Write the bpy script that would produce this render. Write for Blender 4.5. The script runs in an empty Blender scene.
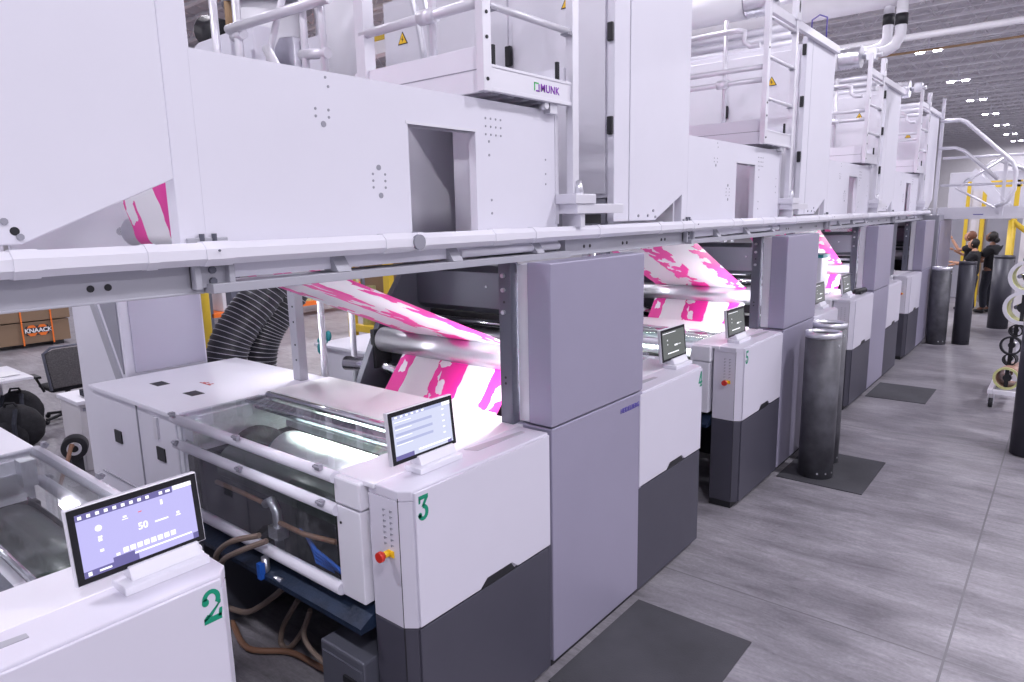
import bpy, bmesh, math, random
from mathutils import Vector, Matrix
random.seed(7)
S = bpy.context.scene
COL = S.collection
P = 3.43          # distance between two press units along the line
PI = math.pi
V = Vector

# ------------------------------------------------------------------ materials
MATS = {}
def mat(name, col, rough=.5, metal=0., var=.04, scale=3., bump=0., bscale=60., spec=.5, coat=0.):
    m = bpy.data.materials.new(name); m.use_nodes = True
    nt = m.node_tree; b = nt.nodes['Principled BSDF']
    b.inputs['Roughness'].default_value = rough; b.inputs['Metallic'].default_value = metal
    b.inputs['Specular IOR Level'].default_value = spec; b.inputs['Coat Weight'].default_value = coat
    tc = nt.nodes.new('ShaderNodeTexCoord')
    n = nt.nodes.new('ShaderNodeTexNoise'); n.inputs['Scale'].default_value = scale; n.inputs['Detail'].default_value = 4
    nt.links.new(tc.outputs['Object'], n.inputs['Vector'])
    r = nt.nodes.new('ShaderNodeMapRange'); r.inputs['From Min'].default_value = .3; r.inputs['From Max'].default_value = .7
    r.inputs['To Min'].default_value = 1 - var; r.inputs['To Max'].default_value = 1 + var
    nt.links.new(n.outputs['Fac'], r.inputs['Value'])
    mx = nt.nodes.new('ShaderNodeVectorMath'); mx.operation = 'SCALE'; mx.inputs[0].default_value = col
    nt.links.new(r.outputs['Result'], mx.inputs['Scale']); nt.links.new(mx.outputs['Vector'], b.inputs['Base Color'])
    if bump:
        n2 = nt.nodes.new('ShaderNodeTexNoise'); n2.inputs['Scale'].default_value = bscale
        nt.links.new(tc.outputs['Object'], n2.inputs['Vector'])
        bp = nt.nodes.new('ShaderNodeBump'); bp.inputs['Strength'].default_value = bump; bp.inputs['Distance'].default_value = .01
        nt.links.new(n2.outputs['Fac'], bp.inputs['Height']); nt.links.new(bp.outputs['Normal'], b.inputs['Normal'])
    MATS[name] = m
    return m
mat('gloss_white', (.90, .90, .92), .4, var=.01)
mat('white_paint', (.76, .75, .82), .42, var=.012)
mat('duct_grey', (.50, .48, .59), .45, var=.015)
mat('cabinet_white', (.64, .62, .71), .4, var=.012)
mat('panel_white', (.72, .71, .79), .45, var=.012)
mat('tower_grey', (.35, .33, .44), .38, .25, var=.03, scale=1.5)
mat('dark_grey', (.058, .056, .078), .5, var=.05, bump=.05, bscale=250)
mat('frame_grey', (.12, .125, .16), .4, .3, var=.05)
mat('beam_grey', (.42, .42, .47), .5, .2, var=.03)
mat('alu', (.72, .72, .77), .33, .75, var=.03)
mat('alu_soft', (.74, .73, .79), .4, .35, var=.03)
mat('chrome', (.8, .8, .84), .16, 1., var=.02)
mat('brushed', (.66, .66, .71), .3, .9, var=.05, scale=8)
mat('black', (.012, .012, .016), .5, var=.1)
mat('black_gloss', (.01, .01, .013), .15, var=.1)
mat('rubber', (.02, .02, .025), .8, var=.1)
mat('ribbed_black', (.022, .022, .03), .45, var=.1)
mat('wire', (.5, .5, .56), .35, .3, var=.05)
mat('red', (.6, .03, .02), .35)
mat('yellow', (.72, .50, .04), .45, var=.06)
mat('warning_yellow', (.9, .55, .02), .45, var=.02)
mat('orange', (.85, .18, .02), .5)
mat('green', (.0, .27, .15), .5, var=.02)
mat('purple', (.23, .03, .42), .5)
mat('logo_green', (.05, .5, .12), .5)
mat('violet_text', (.10, .08, .35), .5)
mat('magenta', (.62, .01, .22), .5)
mat('bed_blue', (.015, .028, .06), .4, .2, var=.35, scale=9, bump=.2)
mat('blue_hose', (.02, .12, .55), .4)
mat('brown_hose', (.25, .13, .08), .5)
mat('pale_hose', (.24, .18, .15), .45)
mat('brown_steel', (.22, .145, .09), .5, var=.05)
mat('cardboard', (.38, .25, .14), .8, var=.12)
mat('sleeve_grey', (.10, .10, .115), .5, .3, var=.35, scale=7, bump=.15, bscale=30)
mat('sleeve_dark', (.05, .05, .065), .45, .2, var=.12)
mat('mat_dark', (.06, .06, .07), .75, var=.25, scale=2.5, bump=.3, bscale=120)
mat('label_red', (.5, .08, .08), .6)
mat('fabric_black', (.012, .012, .016), .85, var=.3, scale=30, bump=.3)
mat('denim', (.018, .02, .032), .85, var=.2, scale=30)
mat('skin', (.48, .25, .16), .55, var=.05)
mat('skin_dark', (.2, .095, .06), .55, var=.05)
mat('hair_dark', (.012, .009, .009), .6)
mat('hair_red', (.16, .06, .03), .6)
mat('hair_ties', (.02, .02, .02), .6)
mat('mesh_grey', (.09, .085, .09), .8, var=.3, scale=60)
mat('carton_white', (.62, .6, .63), .7, var=.05)
mat('rail_white', (.70, .69, .77), .5)
mat('drum_green', (.045, .06, .05), .35, var=.4, scale=9)
mat('core_yellow', (.55, .55, .25), .4, var=.15, scale=20)
mat('core_brown', (.35, .2, .15), .45, var=.4, scale=40)
mat('teal', (.01, .2, .22), .5)
mat('foil', (.75, .75, .8), .28, .9, var=.08, scale=12, bump=.6, bscale=14)
mat('pipe_white', (.78, .77, .82), .45, var=.03)
mat('deck', (.54, .52, .56), .7, var=.08)
mat('steel_joist', (.75, .74, .78), .6, var=.05)
mat('wall_paint', (.66, .64, .68), .7, var=.03)
mat('interior_grey', (.3, .3, .35), .5, var=.06)
mat('paper_sheet', (.8, .8, .83), .7, var=.03)
mat('ink_black', (.02, .02, .03), .5)

def concrete():
    m = bpy.data.materials.new('concrete'); m.use_nodes = True; nt = m.node_tree; b = nt.nodes['Principled BSDF']; L = nt.links.new
    tc = nt.nodes.new('ShaderNodeTexCoord')
    n = nt.nodes.new('ShaderNodeTexNoise'); n.inputs['Scale'].default_value = 1.1; n.inputs['Detail'].default_value = 8; n.inputs['Roughness'].default_value = .6
    L(tc.outputs['Object'], n.inputs['Vector'])
    mp = nt.nodes.new('ShaderNodeMapping'); mp.inputs['Scale'].default_value = (.35, 1.6, 1); L(tc.outputs['Object'], mp.inputs['Vector'])
    n2 = nt.nodes.new('ShaderNodeTexNoise'); n2.inputs['Scale'].default_value = 2.6; n2.inputs['Detail'].default_value = 9; n2.inputs['Distortion'].default_value = .6
    L(mp.outputs['Vector'], n2.inputs['Vector'])
    cr = nt.nodes.new('ShaderNodeValToRGB'); e = cr.color_ramp.elements
    e[0].position = .36; e[0].color = (.17, .16, .182, 1); e[1].position = .66; e[1].color = (.34, .325, .358, 1)
    ad = nt.nodes.new('ShaderNodeMath'); ad.operation = 'ADD'
    m1 = nt.nodes.new('ShaderNodeMath'); m1.operation = 'MULTIPLY'; m1.inputs[1].default_value = .5; L(n.outputs['Fac'], m1.inputs[0])
    m2 = nt.nodes.new('ShaderNodeMath'); m2.operation = 'MULTIPLY'; m2.inputs[1].default_value = .5; L(n2.outputs['Fac'], m2.inputs[0])
    L(m1.outputs[0], ad.inputs[0]); L(m2.outputs[0], ad.inputs[1]); L(ad.outputs[0], cr.inputs['Fac'])
    n3 = nt.nodes.new('ShaderNodeTexNoise'); n3.inputs['Scale'].default_value = 45; n3.inputs['Detail'].default_value = 3; L(tc.outputs['Object'], n3.inputs['Vector'])
    r3 = nt.nodes.new('ShaderNodeMapRange'); r3.inputs['From Min'].default_value = .3; r3.inputs['From Max'].default_value = .7; r3.inputs['To Min'].default_value = .9; r3.inputs['To Max'].default_value = 1.08
    L(n3.outputs['Fac'], r3.inputs['Value'])
    sc = nt.nodes.new('ShaderNodeVectorMath'); sc.operation = 'SCALE'; L(cr.outputs['Color'], sc.inputs[0]); L(r3.outputs['Result'], sc.inputs['Scale'])
    n4 = nt.nodes.new('ShaderNodeTexNoise'); n4.inputs['Scale'].default_value = 7; n4.inputs['Detail'].default_value = 12; n4.inputs['Roughness'].default_value = .8; n4.inputs['Distortion'].default_value = 1.2
    L(mp.outputs['Vector'], n4.inputs['Vector'])
    r4 = nt.nodes.new('ShaderNodeMapRange'); r4.inputs['From Min'].default_value = .32; r4.inputs['From Max'].default_value = .68; r4.inputs['To Min'].default_value = .66; r4.inputs['To Max'].default_value = 1.28; L(n4.outputs['Fac'], r4.inputs['Value'])
    sc0 = sc; sc = nt.nodes.new('ShaderNodeVectorMath'); sc.operation = 'SCALE'; L(sc0.outputs['Vector'], sc.inputs[0]); L(r4.outputs['Result'], sc.inputs['Scale'])
    # saw-cut joints: a thin dark line every 4 m, both ways
    sx = nt.nodes.new('ShaderNodeSeparateXYZ'); L(tc.outputs['Object'], sx.inputs[0])
    prev = None
    for ax, off in (('X', .32), ('Y', .10)):
        a = nt.nodes.new('ShaderNodeMath'); a.operation = 'ADD'; a.inputs[1].default_value = off + 400; L(sx.outputs[ax], a.inputs[0])
        f = nt.nodes.new('ShaderNodeMath'); f.operation = 'MODULO'; f.inputs[1].default_value = 4.0; L(a.outputs[0], f.inputs[0])
        g = nt.nodes.new('ShaderNodeMath'); g.operation = 'LESS_THAN'; g.inputs[1].default_value = .012; L(f.outputs[0], g.inputs[0])
        if prev:
            q = nt.nodes.new('ShaderNodeMath'); q.operation = 'MAXIMUM'; L(prev.outputs[0], q.inputs[0]); L(g.outputs[0], q.inputs[1]); prev = q
        else: prev = g
    mx = nt.nodes.new('ShaderNodeMix'); mx.data_type = 'RGBA'; L(prev.outputs[0], mx.inputs['Factor']); L(sc.outputs['Vector'], mx.inputs['A']); mx.inputs['B'].default_value = (.15, .145, .16, 1)
    L(mx.outputs['Result'], b.inputs['Base Color'])
    rr = nt.nodes.new('ShaderNodeMapRange'); rr.inputs['To Min'].default_value = .3; rr.inputs['To Max'].default_value = .62; L(n2.outputs['Fac'], rr.inputs['Value']); L(rr.outputs['Result'], b.inputs['Roughness'])
    bp = nt.nodes.new('ShaderNodeBump'); bp.inputs['Strength'].default_value = .06; L(n3.outputs['Fac'], bp.inputs['Height']); L(bp.outputs['Normal'], b.inputs['Normal'])
    MATS['concrete'] = m
concrete()

def glass():
    m = bpy.data.materials.new('acrylic'); m.use_nodes = True; nt = m.node_tree; L = nt.links.new
    nt.nodes.remove(nt.nodes['Principled BSDF']); out = nt.nodes['Material Output']
    t = nt.nodes.new('ShaderNodeBsdfTransparent'); t.inputs['Color'].default_value = (.95, .965, .965, 1)
    g = nt.nodes.new('ShaderNodeBsdfGlossy'); g.inputs['Roughness'].default_value = .03; g.inputs['Color'].default_value = (.95, .95, 1, 1)
    f = nt.nodes.new('ShaderNodeFresnel'); f.inputs['IOR'].default_value = 1.5
    mx = nt.nodes.new('ShaderNodeMixShader'); 
    ge = nt.nodes.new('ShaderNodeNewGeometry'); iv = nt.nodes.new('ShaderNodeMath'); iv.operation = 'SUBTRACT'; iv.inputs[0].default_value = 1; L(ge.outputs['Backfacing'], iv.inputs[1])
    fm = nt.nodes.new('ShaderNodeMath'); fm.operation = 'MULTIPLY'; L(f.outputs[0], fm.inputs[0]); L(iv.outputs[0], fm.inputs[1])
    L(fm.outputs[0], mx.inputs[0]); L(t.outputs[0], mx.inputs[1]); L(g.outputs[0], mx.inputs[2])
    # dusty smears on the acrylic
    tc = nt.nodes.new('ShaderNodeTexCoord'); n = nt.nodes.new('ShaderNodeTexNoise'); n.inputs['Scale'].default_value = 9; n.inputs['Detail'].default_value = 10; n.inputs['Roughness'].default_value = .75
    L(tc.outputs['Object'], n.inputs['Vector'])
    r = nt.nodes.new('ShaderNodeMapRange'); r.inputs['From Min'].default_value = .5; r.inputs['From Max'].default_value = .8; r.inputs['To Min'].default_value = .02; r.inputs['To Max'].default_value = .14
    L(n.outputs['Fac'], r.inputs['Value'])
    d = nt.nodes.new('ShaderNodeBsdfDiffuse'); d.inputs['Color'].default_value = (.6, .6, .66, 1)
    m2 = nt.nodes.new('ShaderNodeMixShader'); L(r.outputs['Result'], m2.inputs[0]); L(mx.outputs[0], m2.inputs[1]); L(d.outputs[0], m2.inputs[2])
    L(m2.outputs[0], out.inputs['Surface']); MATS['acrylic'] = m
glass()

def emit(name, col, strength):
    m = bpy.data.materials.new(name); m.use_nodes = True; b = m.node_tree.nodes['Principled BSDF']
    b.inputs['Base Color'].default_value = (*col, 1); b.inputs['Emission Color'].default_value = (*col, 1); b.inputs['Emission Strength'].default_value = strength
    MATS[name] = m
emit('lamp_face', (.95, .95, 1), 30)
emit('tube_white', (.96, .95, 1), 60)
emit('tube_green', (.80, 1, .84), 110)

def web_material():
    m = bpy.data.materials.new('printed_paper'); m.use_nodes = True; nt = m.node_tree; L = nt.links.new; b = nt.nodes['Principled BSDF']
    uv = nt.nodes.new('ShaderNodeUVMap'); sep = nt.nodes.new('ShaderNodeSeparateXYZ'); L(uv.outputs[0], sep.inputs[0])
    def M(op, a, c=None, val=None):
        n = nt.nodes.new('ShaderNodeMath'); n.operation = op
        for i, x in enumerate((a, c)):
            if x is None: continue
            if isinstance(x, (int, float)): n.inputs[i].default_value = x
            else: L(x, n.inputs[i])
        return n.outputs[0]
    vo = nt.nodes.new('ShaderNodeTexVoronoi'); vo.inputs['Scale'].default_value = 15
    mp = nt.nodes.new('ShaderNodeMapping'); mp.inputs['Scale'].default_value = (.93, .75, 1); L(uv.outputs[0], mp.inputs[0]); nd = nt.nodes.new('ShaderNodeTexNoise'); nd.inputs['Scale'].default_value = 22; nd.inputs['Detail'].default_value = 2; L(mp.outputs[0], nd.inputs['Vector'])
    vm = nt.nodes.new('ShaderNodeVectorMath'); vm.operation = 'MULTIPLY_ADD'; L(nd.outputs['Color'], vm.inputs[0]); vm.inputs[1].default_value = (.05, .05, 0); L(mp.outputs[0], vm.inputs[2])
    L(vm.outputs[0], vo.inputs['Vector'])
    sx = nt.nodes.new('ShaderNodeSeparateColor'); L(vo.outputs['Color'], sx.inputs[0])
    blob = M('GREATER_THAN', sx.outputs[0], .27)
    n2 = nt.nodes.new('ShaderNodeTexNoise'); n2.inputs['Scale'].default_value = 14; n2.inputs['Detail'].default_value = 1; L(uv.outputs[0], n2.inputs['Vector'])
    wob = M('MULTIPLY', M('SUBTRACT', n2.outputs['Fac'], .5), .04)
    u = M('ADD', sep.outputs[0], wob)
    tot = None
    for a, c in ((-.1, .13), (.37, .62), (.84, 1.1)):
        z = M('MULTIPLY', M('GREATER_THAN', u, a), M('LESS_THAN', u, c))
        tot = z if tot is None else M('MAXIMUM', tot, z)
    mask = M('MULTIPLY', tot, blob)
    # small round registration marks and faint specks beside the bands
    mx = nt.nodes.new('ShaderNodeMix'); mx.data_type = 'RGBA'; L(mask, mx.inputs['Factor'])
    mx.inputs['A'].default_value = (.90, .89, .92, 1); mx.inputs['B'].default_value = (.88, .03, .36, 1)
    L(mx.outputs['Result'], b.inputs['Base Color']); b.inputs['Roughness'].default_value = .45
    MATS['printed_paper'] = m
web_material()

# ------------------------------------------------------------------ mesh helpers
class MB:
    """collects shapes (world coordinates) into one mesh"""
    def __init__(s): s.bm = bmesh.new(); s.uv = None
    def box(s, x0, x1, y0, y1, z0, z1):
        vs = [s.bm.verts.new(p) for p in ((x0,y0,z0),(x1,y0,z0),(x1,y1,z0),(x0,y1,z0),(x0,y0,z1),(x1,y0,z1),(x1,y1,z1),(x0,y1,z1))]
        for f in ((0,3,2,1),(4,5,6,7),(0,1,5,4),(1,2,6,5),(2,3,7,6),(3,0,4,7)): s.bm.faces.new([vs[i] for i in f])
        return s
    def tube(s, pts, r, n=12, cap=True):
        pts = [V(p) for p in pts]; rings = []
        rr = r if isinstance(r, (list, tuple)) else [r] * len(pts)
        t0 = (pts[1] - pts[0]).normalized()
        up = V((0, 0, 1)) if abs(t0.z) < .9 else V((1, 0, 0))
        nrm = t0.cross(up).normalized()
        for i, p in enumerate(pts):
            if i == 0: t = t0
            elif i == len(pts) - 1: t = (pts[i] - pts[i-1]).normalized()
            else:
                t = ((pts[i+1] - pts[i]).normalized() + (pts[i] - pts[i-1]).normalized())
                t = t.normalized() if t.length > 1e-6 else t0
            nrm = (nrm - t * nrm.dot(t)); nrm = nrm.normalized() if nrm.length > 1e-6 else t.orthogonal().normalized()
            bi = t.cross(nrm)
            rings.append([s.bm.verts.new(p + rr[i] * (nrm * math.cos(a) + bi * math.sin(a))) for a in [2*PI*k/n + PI/n for k in range(n)]])
        for a, b in zip(rings, rings[1:]):
            for k in range(n):
                f = s.bm.faces.new((a[k], a[(k+1) % n], b[(k+1) % n], b[k])); f.smooth = n > 8
        if cap:
            s.bm.faces.new(rings[0][::-1]); s.bm.faces.new(rings[-1])
        return s
    def prism(s, poly, axis, a, b):
        """poly: 2D points; axis 'x': (y,z) extruded a..b in x; 'y': (x,z); 'z': (x,y)"""
        def P3(p, t): return {'x': (t, p[0], p[1]), 'y': (p[0], t, p[1]), 'z': (p[0], p[1], t)}[axis]
        A = [s.bm.verts.new(P3(p, a)) for p in poly]; B = [s.bm.verts.new(P3(p, b)) for p in poly]
        s.bm.faces.new(A[::-1]); s.bm.faces.new(B); n = len(poly)
        for k in range(n): s.bm.faces.new((A[k], A[(k+1) % n], B[(k+1) % n], B[k]))
        return s
    def ball(s, c, r, sc=(1, 1, 1), u=14, v=10):
        m = Matrix.Translation(c) @ Matrix.Diagonal((sc[0]*r, sc[1]*r, sc[2]*r, 1))
        g = bmesh.ops.create_uvsphere(s.bm, u_segments=u, v_segments=v, radius=1, matrix=m)
        for vv in g['verts']:
            for f in vv.link_faces: f.smooth = True
        return s
    def ring(s, c, axis, R, r0, r1, h, n=32):
        """hollow cylinder: outer R.. inner r0, length h along axis"""
        c = V(c); ax = {'x': V((1,0,0)), 'y': V((0,1,0)), 'z': V((0,0,1))}[axis] if isinstance(axis, str) else V(axis).normalized()
        u = ax.orthogonal().normalized(); w = ax.cross(u)
        R4 = []
        for rad, t in ((R, 0), (R, h), (r0, h), (r0, 0)):
            R4.append([s.bm.verts.new(c + ax*t + rad*(u*math.cos(2*PI*k/n) + w*math.sin(2*PI*k/n))) for k in range(n)])
        for i in range(4):
            a, b = R4[i], R4[(i+1) % 4]
            for k in range(n):
                f = s.bm.faces.new((a[k], a[(k+1) % n], b[(k+1) % n], b[k])); f.smooth = i in (0, 2)
        return s
    def frame(s, plane, c, o, i, t):
        return s

NAMES = {}
EACH = {'bolt', 'bolt_hole', 'screw_hole', 'push_button', 'grip', 'screw', 'rubber_stop', 'door_latch', 'hinge', 'screen_icon', 'menu_bar', 'screen_row', 'rivet', 'door_seam', 'orange_emblem'}
def islands(bm):
    seen = set(); out = []
    for v0 in bm.verts:
        if v0 in seen: continue
        st = [v0]; seen.add(v0); grp = []
        while st:
            v = st.pop(); grp.append(v)
            for e in v.link_edges:
                w = e.other_vert(v)
                if w not in seen: seen.add(w); st.append(w)
        out.append(grp)
    res = []
    for grp in out:
        nb = bmesh.new(); mp = {v: nb.verts.new(v.co) for v in grp}; fs = {f for v in grp for f in v.link_faces}
        for f in fs: nf = nb.faces.new([mp[v] for v in f.verts]); nf.smooth = f.smooth
        res.append(nb)
    bm.free(); return res
def link(name, bm, material, parent=None, origin=None, bevel=0., subsurf=0):
    if name in EACH and parent is not None:
        for b in islands(bm): o = link_one(name, b, material, parent, origin, bevel)
        return o
    return link_one(name, bm, material, parent, origin, bevel)
def link_one(name, bm, material, parent=None, origin=None, bevel=0.):
    """one mesh object. parent: root empty/part whose world location is parent['_w']; verts are moved into its frame"""
    me = bpy.data.meshes.new(name)
    bmesh.ops.recalc_face_normals(bm, faces=bm.faces)
    w = V(parent['_w']) if parent is not None else V(origin or (0, 0, 0))
    if w.length: bmesh.ops.translate(bm, verts=bm.verts, vec=-w)
    bm.to_mesh(me); bm.free()
    o = bpy.data.objects.new(name, me); COL.objects.link(o)
    if material: me.materials.append(MATS[material])
    if parent is not None: o.parent = parent
    elif origin: o.location = origin
    o['_w'] = tuple(w)
    if bevel:
        md = o.modifiers.new('bevel', 'BEVEL'); md.width = bevel; md.segments = 2; md.limit_method = 'ANGLE'; md.angle_limit = math.radians(40)
        md.harden_normals = False
    return o
def thing(name, label, cat, loc, group=None):
    o = bpy.data.objects.new(name, None); COL.objects.link(o); o.location = loc; o['_w'] = tuple(loc); o.empty_display_size = .1
    o['label'] = label; o['category'] = cat
    if group: o['group'] = group
    return o
def tag(o, label, cat, group=None, kind=None):
    o['label'] = label; o['category'] = cat
    if group: o['group'] = group
    if kind: o['kind'] = kind
    return o
def struct(o): o['kind'] = 'structure'; return o
def children(o): return [c for c in bpy.data.objects if c.parent == o]
def dup(o, dy=0, dx=0, dz=0, label=None, parent=None, skip=()):
    c = o.copy(); COL.objects.link(c)
    if parent is None:
        c.location = o.location + V((dx, dy, dz)); 
        if label: c['label'] = label
        w = V(o['_w']) + V((dx, dy, dz)); c['_w'] = tuple(w)
    else:
        c.parent = parent; c['_w'] = parent['_w']
    for ch in children(o):
        if ch.name.split('.')[0] in skip: continue
        dup(ch, parent=c, skip=skip)
    return c

def text_mesh(txt, size, depth=.002, bold=0.0, shear=0, space=1.0):
    cu = bpy.data.curves.new('t', 'FONT'); cu.body = txt; cu.size = size; cu.extrude = depth; cu.offset = bold; cu.align_x = 'LEFT'; cu.shear = shear; cu.space_character = space
    ob = bpy.data.objects.new('t', cu); COL.objects.link(ob); bpy.context.view_layer.update()
    dg = bpy.context.evaluated_depsgraph_get(); me = bpy.data.meshes.new_from_object(ob.evaluated_get(dg))
    bm = bmesh.new(); bm.from_mesh(me); bpy.data.objects.remove(ob); bpy.data.meshes.remove(me)
    return bm
def text_on_x(txt, size, x, y, z, **k):           # reads along +Y on a face that looks to +X
    bm = text_mesh(txt, size, **k)
    bmesh.ops.transform(bm, verts=bm.verts, matrix=Matrix(((0,0,1,x),(1,0,0,y),(0,1,0,z),(0,0,0,1))))
    return bm

def outline_bm(strokes, x, y, z, s, depth=.002):
    """numeral from polygons in a unit box, laid on a face looking to +X"""
    m = MB()
    for poly in strokes:
        m.prism([(y + p[0]*s, z + p[1]*s) for p in poly], 'x', x, x + depth)
    bm = m.bm
    return bm
def arc(cx, cy, r0x, r0y, r1x, r1y, a0, a1, n=16):
    out = []; 
    for k in range(n):
        t0 = math.radians(a0 + (a1-a0)*k/n); t1 = math.radians(a0 + (a1-a0)*(k+1)/n)
        out.append([(cx + r0x*math.cos(t0), cy + r0y*math.sin(t0)), (cx + r1x*math.cos(t0), cy + r1y*math.sin(t0)),
                    (cx + r1x*math.cos(t1), cy + r1y*math.sin(t1)), (cx + r0x*math.cos(t1), cy + r0y*math.sin(t1))])
    return out
def circ(cx, cy, r, n=14): return [[(cx + r*math.cos(2*PI*k/n), cy + r*math.sin(2*PI*k/n)) for k in range(n)]]
NUM = {
 2: arc(.32, .70, .15, .17, .31, .30, -40, 175) + circ(.12, .66, .12) + [[(.42,.42),(.62,.52),(.30,.20),(.08,.20)], [(.42,.42),(.63,.60),(.62,.50),(.45,.40)], [(.02,.0),(.62,.0),(.62,.18),(.02,.18)], [(.50,.1),(.62,.1),(.66,.34),(.56,.34)], [(.02,.10),(.02,.18),(.14,.28),(.30,.20)]],
 3: [[(.04,.84),(.60,.84),(.60,1.),(.04,1.)], [(.04,.70),(.13,.70),(.16,.90),(.04,.90)], [(.42,.86),(.60,.86),(.36,.56),(.20,.56)]] + arc(.28, .32, .13, .16, .32, .32, -170, 95) + circ(.10, .24, .11),
 4: [[(.36,1.),(.54,1.),(.20,.36),(.02,.30)], [(.02,.22),(.66,.22),(.66,.36),(.02,.36)], [(.38,.0),(.56,.0),(.56,1.),(.38,1.)], [(.26,.0),(.66,.0),(.66,.1),(.26,.1)]],
 5: [[(.10,.84),(.58,.84),(.60,1.),(.10,1.)], [(.08,.48),(.20,.52),(.22,.9),(.10,.9)]] + arc(.28, .32, .13, .16, .33, .32, -170, 120) + circ(.10, .24, .11),
}

# ------------------------------------------------------------------ the setting
struct(link('floor', MB().box(-45, 22, -8, 84, -.2, 0).bm, 'concrete'))
cl = struct(link('ceiling', MB().box(-45, 22, -8, 84, 9.5, 9.6).bm, 'deck'))
struct(link('wall_back', MB().box(-45, 22, 84, 84.2, 0, 9.6).bm, 'wall_paint'))
struct(link('wall_left', MB().box(-45.2, -45, -8, 84.2, 0, 9.6).bm, 'wall_paint'))
cl['_w'] = (0, 0, 0)
def joist():
    m = MB(); x0, x1 = -44, 21
    m.box(x0, x1, -.07, .07, 9.42, 9.5); m.box(x0, x1, -.08, .08, 8.73, 8.81)
    x = x0; up = False
    while x < x1 - .6:
        a = (x, 0, 9.43 if up else 8.79); b = (x + .55, 0, 8.79 if up else 9.43)
        m.tube([a, b], .028, 4, cap=False); x += .55; up = not up
    return m.bm
j0 = link('joist', joist(), 'steel_joist', cl); j0.location.y = 1
for k in range(1, 42):
    c = j0.copy(); COL.objects.link(c); c.parent = cl; c.location.y = 1 + 2.0 * k
m = MB()
for x in range(-44, 22, 1):      # ribs of the roof deck
    m.box(x, x + .3, -8, 84, 9.46, 9.5)
link('deck_rib', m.bm, 'deck', cl)
struct(link('trim_1', MB().box(-12.3, -12.05, -8, 84, 8.1, 8.75).bm, 'steel_joist'))

# ------------------------------------------------------------------ ceiling lamps
def lamp():
    t = thing('ceiling_light', 'bright twin-head high bay lamp hanging under the roof joists', 'ceiling light', (-5, 31.3, 8.1))
    link('housing', MB().box(-5.5, -4.5, 31.2, 31.45, 8.16, 8.24).box(-5.03, -4.97, 31.28, 31.32, 8.24, 8.8).bm, 'white_paint', t)
    for s in (-1, 1):
        link('lamp_head', MB().box(-5 + s*.29 - .13, -5 + s*.29 + .13, 31.2, 31.4, 8.1, 8.16).bm, 'lamp_face', t)
    return t
lamp0 = lamp(); lamps = [lamp0]; lamp0['group'] = 'high bay lamps in one line under the roof'
k = 0
for yy in (-2, 6, 14.5, 39.6, 47.3, 55.2, 63.5, 72, 80):
    lamps.append(dup(lamp0, dy=yy - 31.3))
for xx in (-13, -21, 3.2, 10):
    for yy in ((-2, 6, 14.5, 23, 39.6, 55.2) if xx > 0 else (6, 14.5, 23, 31.3, 47.3)):
        lamps.append(dup(lamp0, dx=xx + 5, dy=yy - 31.3))
for i, l in enumerate(lamps):
    ld = bpy.data.lights.new('lamp_light', 'AREA'); ld.shape = 'RECTANGLE'; ld.size = 1.0; ld.size_y = .3
    ld.energy = (480 if l.location.y > 10 else 270) if l.location.x < 2 else 330; ld.color = (.95, .92, 1)
    lo = bpy.data.objects.new('lamp_light', ld); COL.objects.link(lo); lo.parent = l; lo.location = (0, 0, -.03)

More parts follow.
